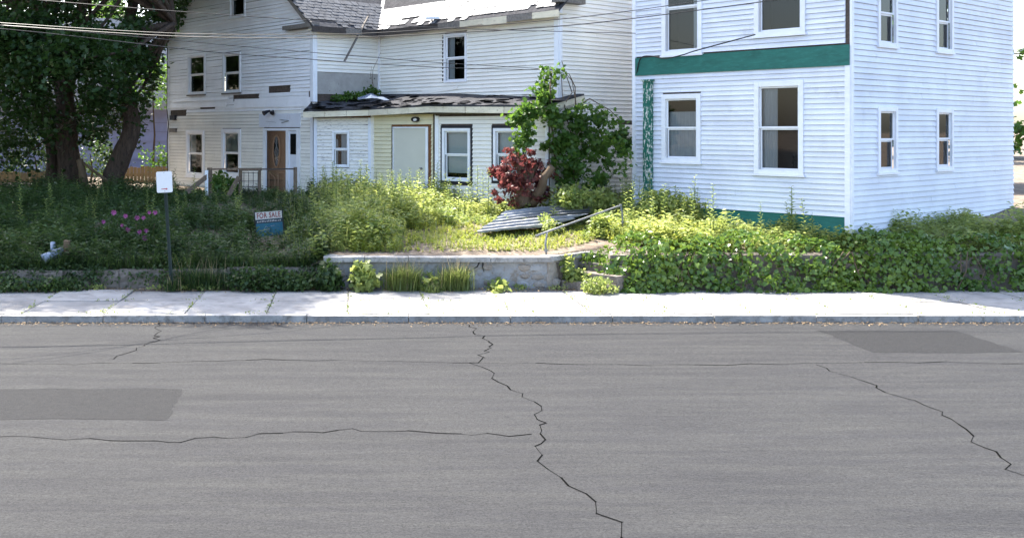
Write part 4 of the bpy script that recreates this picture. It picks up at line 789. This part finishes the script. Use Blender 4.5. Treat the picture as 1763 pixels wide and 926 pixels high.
# rose bush with flowers
pos, d = cloud(6500, [vb(205, 415, 24.3, .75, .5), vb(235, 395, 24.5, .6, .4), vb(175, 425, 24.2, .5, .4), vb(225, 440, 23.9, .6, .35), vb(255, 420, 24.3, .4, .5), vb(200, 385, 24.6, .45, .3)])
rb_ = shrub('rose_bush', tuple(P(215, 470, 24.2)), 'dark rose bush with pink flowers in the shaded yard', 'bush', pos, .5, .06, 'leaf_shade', 'oval', [([P(215, 475, 24.2), P(200+20*i, 430, 24.2), P(170+32*i, 385, 24.2)], .015, .006) for i in range(4)], 'stem_brown', .6)
for (px, py) in ((216, 372), (236, 375), (247, 375), (257, 366), (267, 366), (196, 366), (210, 388), (178, 382), (220, 395), (240, 399), (252, 397), (249, 410), (215, 424)):
    c = np.array(P(px, py, 23.75)); n = 9; a = np.arange(n)*2.4; ax = np.stack([np.cos(a), -.25*np.ones(n), np.sin(a)], 1); v, f = leaves(np.repeat(c[None], n, 0), ax, np.tile(np.array([[0, -1., .2]]), (n, 1))+rng.normal(size=(n, 3))*.3, .055*rng.uniform(.8, 1.4), .05, 'heart'); npmesh('flower', v, f, 'petal_pink', rb_)
for i, (px, py, D, w_, h_, ln, m, kd) in enumerate(((425, 445, 24.0, .75, .42, .13, 'leaf_weed', 'heart'), (365, 420, 24.8, .7, .45, .1, 'leaf_shade', 'oval'), (330, 350, 29.5, .8, .55, .12, 'leaf_shade', 'lobed'), (385, 315, 31.9, .45, .6, .12, 'leaf_vine', 'heart'), (70, 400, 26, 1.1, .55, .09, 'leaf_shade', 'oval'), (30, 440, 23.6, .8, .4, .11, 'leaf_shade', 'heart'), (120, 365, 28.5, 1., .6, .1, 'leaf_shade', 'oval'), (520, 410, 25, .5, .5, .09, 'leaf_weed', 'oval'), (300, 455, 23.3, .6, .4, .1, 'leaf_shade', 'oval'), (660, 375, 26.2, .9, .42, .14, 'leaf_weed', 'heart'), (750, 375, 26.6, .7, .35, .13, 'leaf_weed', 'heart'), (1150, 350, 25.6, .8, .5, .13, 'leaf_weed', 'oval'), (945, 385, 24.9, .3, .38, .07, 'leaf_weed', 'oval'), (1000, 335, 26.5, .8, .42, .12, 'leaf_weed', 'oval'))):
    c = P(px, py, D); z0 = float(yz(c.x, D)); n_ = int(900*w_*h_/ln*.16/ln*.16*2.2); pos, d = cloud(n_, [((c.x+w_*.55*math.cos(k*2.1), D+.35*math.sin(k*2.9), c.z-h_*.3+h_*.35*math.sin(k*1.7)), (w_*.6, .4, h_*.6)) for k in range(5)]); pos = pos[pos[:, 2] > z0]
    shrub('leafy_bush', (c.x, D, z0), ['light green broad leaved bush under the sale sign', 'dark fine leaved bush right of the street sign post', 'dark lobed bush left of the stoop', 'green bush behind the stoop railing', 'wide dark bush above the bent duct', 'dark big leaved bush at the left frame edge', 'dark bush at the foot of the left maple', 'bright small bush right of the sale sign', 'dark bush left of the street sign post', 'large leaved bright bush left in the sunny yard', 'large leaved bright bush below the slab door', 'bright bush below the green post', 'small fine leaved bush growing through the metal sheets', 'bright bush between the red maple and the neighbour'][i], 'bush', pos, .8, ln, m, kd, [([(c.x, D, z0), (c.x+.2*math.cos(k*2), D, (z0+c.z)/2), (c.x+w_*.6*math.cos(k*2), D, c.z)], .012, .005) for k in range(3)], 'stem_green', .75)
# big-leaved plants, grass tufts and weeds standing at the foot of the wall
def wallplant(px, py, w_, h_, n, ln, m, label, kind='lobed', name='wall_plant', D=21.95):
    c = P(px, py, D); c.z = 0; pos, d = cloud(n, [((c.x, D, h_*.5), (w_, .22, h_*.5)), ((c.x+.05, D-.05, h_*.3), (w_*1.2, .25, h_*.35))]); pos[:, 2] = np.maximum(pos[:, 2], .03)
    shrub(name, tuple(c), label, 'plant', pos, .5, ln, m, kind, [([c, c+Vector((random.uniform(-.2, .2), 0, h_*.6)), c+Vector((random.uniform(-.3, .3), 0, h_))], .012, .005) for i in range(4)], 'stem_green', 1.)
wallplant(563, 495, .26, .62, 320, .12, 'leaf_shade', 'dark leafy plant at the left end of the stone wall'); wallplant(624, 494, .24, .68, 260, .15, 'leaf_weed', 'big leaved bright plant against the stone wall')
wallplant(452, 490, .75, .55, 1300, .075, 'leaf_shade', 'wide leafy bush hiding the dark wall under the sale sign', 'oval'); wallplant(508, 488, .4, .45, 500, .08, 'leaf_shade', 'small leafy bush at the dark wall end', 'oval')
wallplant(978, 488, .12, .75, 160, .11, 'leaf_weed', 'tall thin weed growing up the step wall', 'oval', 'wall_plant', 22.35); wallplant(1028, 500, .35, .35, 900, .05, 'leaf_weed', 'low bushy weed at the foot of the ivy', 'oval', 'wall_plant', 21.6)
wallplant(855, 492, .2, .25, 60, .14, 'leaf_weed', 'broad dock leaves below the wall crack'); wallplant(735, 490, .18, .42, 50, .13, 'leaf_weed', 'few large yellow green leaves right of the grass tuft'); wallplant(100, 488, .55, .3, 500, .08, 'leaf_shade', 'creeping leafy plant below the bent duct', 'oval'); wallplant(25, 484, .45, .3, 350, .08, 'leaf_shade', 'dark creeping plant at the left end of the pavement', 'oval')
def tuft(px, n, h_, label, m='leaf_grass', D=21.98, w_=.16):
    c = P(px, 490, D); p = np.stack([rng.normal(c.x, w_, n), rng.normal(D, .07, n), np.full(n, 0.)], 1); v, f = blades(p, rng.uniform(.5, 1.15, n)*h_, rng.uniform(.2, .9, n), rng.uniform(.004, .008, n))
    t = thing('grass_tuft', (c.x, D, 0), label, 'grass', 'grass tufts at the wall foot'); npmesh('blades', v, f, m, t); n2 = n//14; p = p[:n2]; v, f = blades(p, rng.uniform(1, 1.5, n2)*h_, rng.uniform(.1, .5, n2), rng.uniform(.003, .006, n2)); npmesh('seed_stalks', v, f, 'leaf_dry', t)
tuft(695, 900, .62, 'largest long grass tuft in front of the stone wall'); tuft(782, 800, .6, 'grass tuft in front of the wall crack'); tuft(350, 500, .6, 'shaded grass tuft hanging over the dark wall', 'leaf_shade', 22.1, .25); tuft(296, 220, .3, 'grass tuft around the street sign post', 'leaf_shade', 21.95, .07); tuft(745, 200, .22, 'small grass tuft at the pavement edge', 'leaf_grass', 21.75, .1)
# ------------------------------------------------------------------ ivy leaves
n = 9000; x = rng.uniform(5.3, 14.6, n); t = rng.uniform(0, 1, n); bump_ = .18*np.sin(x*2.3)+.12*np.sin(x*5.1+1)
y = np.where(t < .62, 21.75+.35*(t/.62)+rng.normal(0, .06, n)-bump_*.4, 22.1+(t-.62)/.38*1.3); z = np.where(t < .62, t/.62*.86, .86+.12*np.sin((t-.62)*8)+.08*(y-22))+rng.normal(0, .04, n)+bump_*.3*np.minimum(1, t*3); z = np.maximum(z, .03)
rnd = np.clip((x-5.3)/.9, 0, 1)**.5; z = z*(.35+.65*rnd)
pos = np.stack([x, y, z], 1); no = np.stack([rng.normal(0, .4, n), -1.+rng.normal(0, .4, n)-(t > .62)*-.9, .6+rng.normal(0, .4, n)+(t > .62)*.6], 1); ax = rdir(n, -.6); s = rng.uniform(.035, .13, n); g_ = np.sin(x*3.1+z*4)*np.sin(z*6+x*1.7+2); k_ = rng.random(n) < np.where(g_ < -.3, .35, 1.); pos, ax, no, s = pos[k_], ax[k_], no[k_], s[k_]; v, f = leaves(pos, ax, no, s, s*.95, 'heart'); npmesh('ivy_leaves', v, f, 'leaf_ivy', iw)
mb = MB()
for i in range(26):
    xx = random.uniform(5.6, 14); mb.tube([(xx, 21.85, .05), (xx+random.uniform(-.2, .3), 21.95, .4), (xx+random.uniform(-.4, .6), 22.1, .8)], .012, 5)
props(mb.build('ivy_stems', 'stem_brown', iw), kind='stuff')
# ------------------------------------------------------------------ weeds and grass over the yard
HP = np.array
def inside(x, y):
    ok = np.ones(len(x), bool)
    for wl, pad in ((G, .1), (PA, .05), (PB, .05), (PC, .05)): pass
    def front(wl, L_, x, y, pad): u = (x-wl.o.x)*wl.d.x+(y-wl.o.y)*wl.d.y; w_ = (x-wl.o.x)*wl.n.x+(y-wl.o.y)*wl.n.y; return (u > -.05) & (u < L_+.05) & (w_ < pad) & (w_ > -6)
    for wl, L_ in ((G, LG), (PA, LA), (PB, LB), (PC, LC), (EW, 5), (NW, LN), (NS, LS), (PD, LD)): ok &= ~front(wl, L_, x, y, .06)
    du = (x-4.26)*STAIR.d.x+(y-22.2)*STAIR.d.y; dn = (x-4.26)*STAIR.n.x+(y-22.2)*STAIR.n.y
    ok &= ~((dn > -.45) & (dn < 1.4) & (du < 2.3)); ok &= (y > np.where(x > -.5, 22.68, 22.5)); return ok
def bare(x, y):
    px, py = CX+F*x/y, HY-(yz(x, y)-CZ)*F/y; g = lambda cx, cy, rx, ry: np.exp(-((px-cx)/rx)**2-((py-cy)/ry)**2)
    return np.clip(1-.9*g(735, 428, 40, 7)-1.1*g(1045, 385, 32, 12)-.8*g(905, 386, 85, 9)-.3*g(1010, 432, 40, 6)-.55*g(466, 412, 26, 22), 0, 1), px, py
def scatter(n, x0=-15, x1=15.5, y0=22.5, y1=34):
    x = rng.uniform(x0, x1, n); y = y0+(y1-y0)*rng.uniform(0, 1, n)**1.15; o_ = inside(x, y); x, y = x[o_], y[o_]; b, px, py = bare(x, y); o_ = rng.random(len(x)) < b; return x[o_], y[o_], px[o_], py[o_]
def height(x, y, px):
    s = np.sin(x*1.9+y*.7)*np.cos(y*1.7-x*.6); g = lambda c, r_: np.exp(-((px-c)/r_)**2)
    h = .42+.16*s; h = np.where(px < 560, .55+.16*s, h); h += .22*g(640, 60)+.16*g(1130, 60)
    low = (px > 700) & (px < 1000) & (y < 25.3); h = np.where(low, .2+.06*s, h); h = np.where((px > 780) & (px < 1020) & (y < 26.6), np.minimum(h, .17), h); h = np.where((px > 425) & (px < 495) & (y < 25.4), np.minimum(h, .3), h); h = np.where((px > 300) & (px < 530) & (y > 27.5), np.minimum(h, .26), h); h = np.where((y < 23.6) & (px > 560), np.minimum(h, .2+.35*(y-22.5)), h); cl = np.sin(x*2.3+1.4*np.sin(y*.9))*np.sin(y*1.9+x*.6+1); h = h*(.72+.6*np.clip(cl, 0, 1)+.12*np.sin(x*7+y*5)); return np.clip(h, .08, 1.1)
def weeds(n, m, name, label, sel, nl, ln, wr, hs, m2='leaf_weed'):
    x, y, px, py = scatter(n); o_ = sel(x, y, px); x, y, px = x[o_], y[o_], px[o_]; z = yz(x, y); h = height(x, y, px)*rng.uniform(.6, 1.25, len(x))*hs; k = len(x)
    t = (np.arange(nl)+.6)/nl; lean = rng.normal(0, .16, (k, 2)); a = rng.uniform(0, 6.28, (k, 1))+np.arange(nl)[None]*2.4
    pos = np.stack([x[:, None]+lean[:, :1]*h[:, None]*t**1.5, y[:, None]+lean[:, 1:]*h[:, None]*t**1.5, z[:, None]+h[:, None]*t], 2).reshape(-1, 3)
    ax = np.stack([np.cos(a), np.sin(a), rng.uniform(-.35, .45, a.shape)], 2).reshape(-1, 3); nn = rng.normal(0, .35, (k*nl, 3)); nn[:, 2] += 1
    s = ((1.15-.55*t)[None]*rng.uniform(.7, 1.3, (k, 1))*ln*np.clip(h[:, None]/.35, .6, 1.35)).ravel(); v, f = leaves(pos, ax, nn, s, s*wr, 'oval')
    p0 = np.stack([x, y, z], 1); v2, f2 = blades(p0, h, np.abs(lean[:, 0]), np.full(k, .005)); v, f = cat([(v, f), (v2, f2)])
    return props(npmesh(name, v, f, m), label, 'weeds', kind='stuff')
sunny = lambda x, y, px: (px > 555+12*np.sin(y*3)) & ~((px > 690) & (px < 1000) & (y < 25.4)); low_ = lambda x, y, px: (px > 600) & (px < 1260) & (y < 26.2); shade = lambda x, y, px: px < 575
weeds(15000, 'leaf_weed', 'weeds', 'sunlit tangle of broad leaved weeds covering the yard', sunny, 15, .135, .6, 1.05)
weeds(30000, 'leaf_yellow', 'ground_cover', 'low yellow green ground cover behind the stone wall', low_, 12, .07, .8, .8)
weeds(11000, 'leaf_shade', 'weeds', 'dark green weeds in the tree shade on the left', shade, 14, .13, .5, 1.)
def grass(n, m, label, sel, hs):
    x, y, px, py = scatter(n); o_ = sel(x, y, px); x, y, px = x[o_], y[o_], px[o_]; k = len(x); h = height(x, y, px)*rng.uniform(.5, 1.2, k)*hs
    v, f = blades(np.stack([x, y, yz(x, y)], 1), h, rng.uniform(.1, .8, k), rng.uniform(.004, .009, k)); props(npmesh('grass', v, f, m), label, 'grass', kind='stuff')
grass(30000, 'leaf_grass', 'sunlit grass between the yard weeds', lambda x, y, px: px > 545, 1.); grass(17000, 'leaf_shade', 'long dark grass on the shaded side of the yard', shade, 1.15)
grass(9000, 'leaf_grass', 'long bright grass right of the sale sign', lambda x, y, px: (px > 500) & (px < 640) & (y < 29), 1.9)
# tall single weeds standing out of the tangle
k = 0; protos = []
def tall_weed(h_, nl, ln):
    t = (np.arange(nl)+.8)/nl; a = np.arange(nl)*2.4+random.random()*6; b = Vector((random.uniform(-.12, .12), random.uniform(-.12, .12), 0))
    pos = np.stack([b.x*t**2, b.y*t**2, h_*t], 1); ax = np.stack([np.cos(a), np.sin(a), np.full(nl, .35)], 1); nn = rng.normal(0, .3, (nl, 3)); nn[:, 2] += 1; s = ln*(1.1-.7*t); v, f = leaves(pos, ax, nn, s, s*.42, 'oval')
    def m_(nm, V, T, mt):
        me = bpy.data.meshes.new(nm); me.from_pydata([tuple(map(float, q)) for q in V], [], [tuple(map(int, q)) for q in T]); me.materials.append(M[mt]); return me
    mb = MB(); mb.tube([(0, 0, 0), (b.x*.3, b.y*.3, h_*.5), (b.x, b.y, h_)], [.008, .006, .003], 5); return m_('weed_leaves', v, f, 'leaf_weed'), m_('weed_stem', mb.v, mb.f, 'stem_green')
protos = [tall_weed(random.uniform(.8, 1.15), 34, .15) for i in range(6)]
for i in range(190):
    ZL = ((600, 690, 25, 30), (600, 700, 28, 30.4), (690, 760, 28.5, 30), (950, 1090, 25.6, 27.6), (1060, 1200, 24.8, 26.8), (1100, 1200, 24, 26), (540, 600, 24, 31), (300, 520, 26, 31), (20, 280, 26, 31), (770, 850, 26.5, 28.5), (1200, 1440, 22.9, 24)); zi = random.randrange(len(ZL)); zone = ZL[zi]
    D = random.uniform(zone[2], zone[3]); x = (random.uniform(zone[0], zone[1])-CX)/F*D
    if not inside(HP([x]), HP([D]))[0]: continue
    g_ = ('tall weeds on the sunny side', 'tall leafy weed rising above the sunlit tangle') if zone[0] > 530 else ('tall weeds on the shaded side', 'tall leafy weed in the shaded left yard')
    zl = ('tall leafy weed in the bright tangle left of the slab door', 'tall leafy weed in front of the peeling porch wall', 'tall leafy weed in front of the pale slab door', 'tall leafy weed between the red maple and the vine', 'tall leafy weed below the neighbour house corner', 'tall leafy weed in front of the green post', 'tall grassy weed below the small porch window', 'tall weed in front of the wooden stoop', 'tall weed in the dark shade under the maples', 'tall weed under the left porch window', 'tall weed below the neighbour house windows')[zi]
    g_ = (zl.replace('tall leafy weed', 'tall weeds').replace('tall grassy weed', 'tall weeds').replace('tall weed ', 'tall weeds '), zl)
    o_ = thing('tall_weed', (x, D, float(yz(x, D))-.02), g_[1], 'weed', g_[0]); o_.rotation_euler.z = random.uniform(0, 6.28); s = random.uniform(.75, 1.3)*(1 if zone[0] > 530 else .8); o_.scale = (s, s, s)
    a_, b_ = random.choice(protos)
    for nm, me in (('leaves', a_), ('stem', b_)): c = bpy.data.objects.new(nm, me); COL.objects.link(c); c.parent = o_
# litter and small weeds along the foot of the walls
n = 2600; x = rng.uniform(-10, 5, n); y = 22.22-np.abs(rng.normal(0, .22, n)); pos = np.stack([x, y, np.full(n, .012)+rng.uniform(0, .02, n)], 1); s = rng.uniform(.02, .06, n); v, f = leaves(pos, rdir(n)*HP([1, 1, .2]), np.tile(HP([[0, 0, 1.]]), (n, 1))+rng.normal(size=(n, 3))*.25, s, s*.6); props(npmesh('leaf_litter', v, f, 'litter'), 'dry leaf litter along the foot of the walls', 'litter', kind='stuff')
n = 1500; cx = rng.choice(rng.uniform(-9, 4.6, 45), n); pos = np.stack([cx+rng.normal(0, .07, n), 22.12-np.abs(rng.normal(0, .1, n)), rng.uniform(.01, .1, n)], 1); s = rng.uniform(.03, .07, n); v, f = leaves(pos, rdir(n, .2), rdir(n, 1.), s, s*.6); props(npmesh('edge_weeds', v, f, 'leaf_weed'), 'small weeds sprouting along the pavement edge', 'weeds', kind='stuff')

# weeds hanging over the dark wall, in the steps and in the pavement joints
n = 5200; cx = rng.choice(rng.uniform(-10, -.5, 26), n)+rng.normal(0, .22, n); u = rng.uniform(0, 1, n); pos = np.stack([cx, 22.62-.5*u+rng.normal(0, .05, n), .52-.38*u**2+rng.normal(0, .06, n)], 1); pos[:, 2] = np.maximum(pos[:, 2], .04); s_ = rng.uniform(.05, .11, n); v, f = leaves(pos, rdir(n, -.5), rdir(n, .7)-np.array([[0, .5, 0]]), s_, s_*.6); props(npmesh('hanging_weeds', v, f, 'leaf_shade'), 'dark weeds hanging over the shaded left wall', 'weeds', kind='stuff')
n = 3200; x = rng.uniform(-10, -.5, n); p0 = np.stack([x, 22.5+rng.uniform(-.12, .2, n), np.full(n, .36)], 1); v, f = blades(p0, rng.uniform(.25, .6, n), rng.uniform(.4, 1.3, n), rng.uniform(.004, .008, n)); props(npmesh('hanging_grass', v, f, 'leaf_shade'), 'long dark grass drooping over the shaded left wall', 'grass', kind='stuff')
wallplant(1003, 480, .3, .42, 420, .075, 'leaf_weed', 'leafy weed overgrowing the middle of the steps', 'oval', 'wall_plant', 22.3); wallplant(1020, 470, .3, .75, 500, .08, 'leaf_ivy', 'ivy shoots spreading over the top of the steps', 'heart', 'wall_plant', 22.75)
n = 1800; jx = np.concatenate([rng.choice(-10.5+1.5*np.arange(19), n//2)+rng.normal(0, .02, n//2), rng.choice(rng.uniform(-10, 14, 50), n//2)+rng.normal(0, .12, n//2)]); jy = np.concatenate([19.2+2.8*rng.choice(rng.uniform(0, 1, 14), n//2)+rng.normal(0, .06, n//2), np.where(rng.random(n//2) < .6, 19.17, 20.59)+rng.normal(0, .02, n//2)]); pos = np.stack([jx, jy, rng.uniform(.0, .05, n)], 1); s_ = rng.uniform(.02, .055, n); v, f = leaves(pos, rdir(n, .3), rdir(n, 1.), s_, s_*.6); props(npmesh('joint_weeds', v, f, 'leaf_grass'), 'tiny weeds growing in the pavement joints', 'weeds', kind='stuff')
n = 3000; pos = np.stack([rng.uniform(-10, 15, n), 18.95-np.abs(rng.normal(0, .16, n)), np.full(n, -.112)+rng.uniform(0, .015, n)], 1); s_ = rng.uniform(.015, .05, n); v, f = leaves(pos, rdir(n)*HP([1, 1, .2]), np.tile(HP([[0, 0, 1.]]), (n, 1))+rng.normal(size=(n, 3))*.25, s_, s_*.6); props(npmesh('gutter_litter', v, f, 'litter'), 'dry leaves and grit gathered in the gutter', 'litter', kind='stuff')
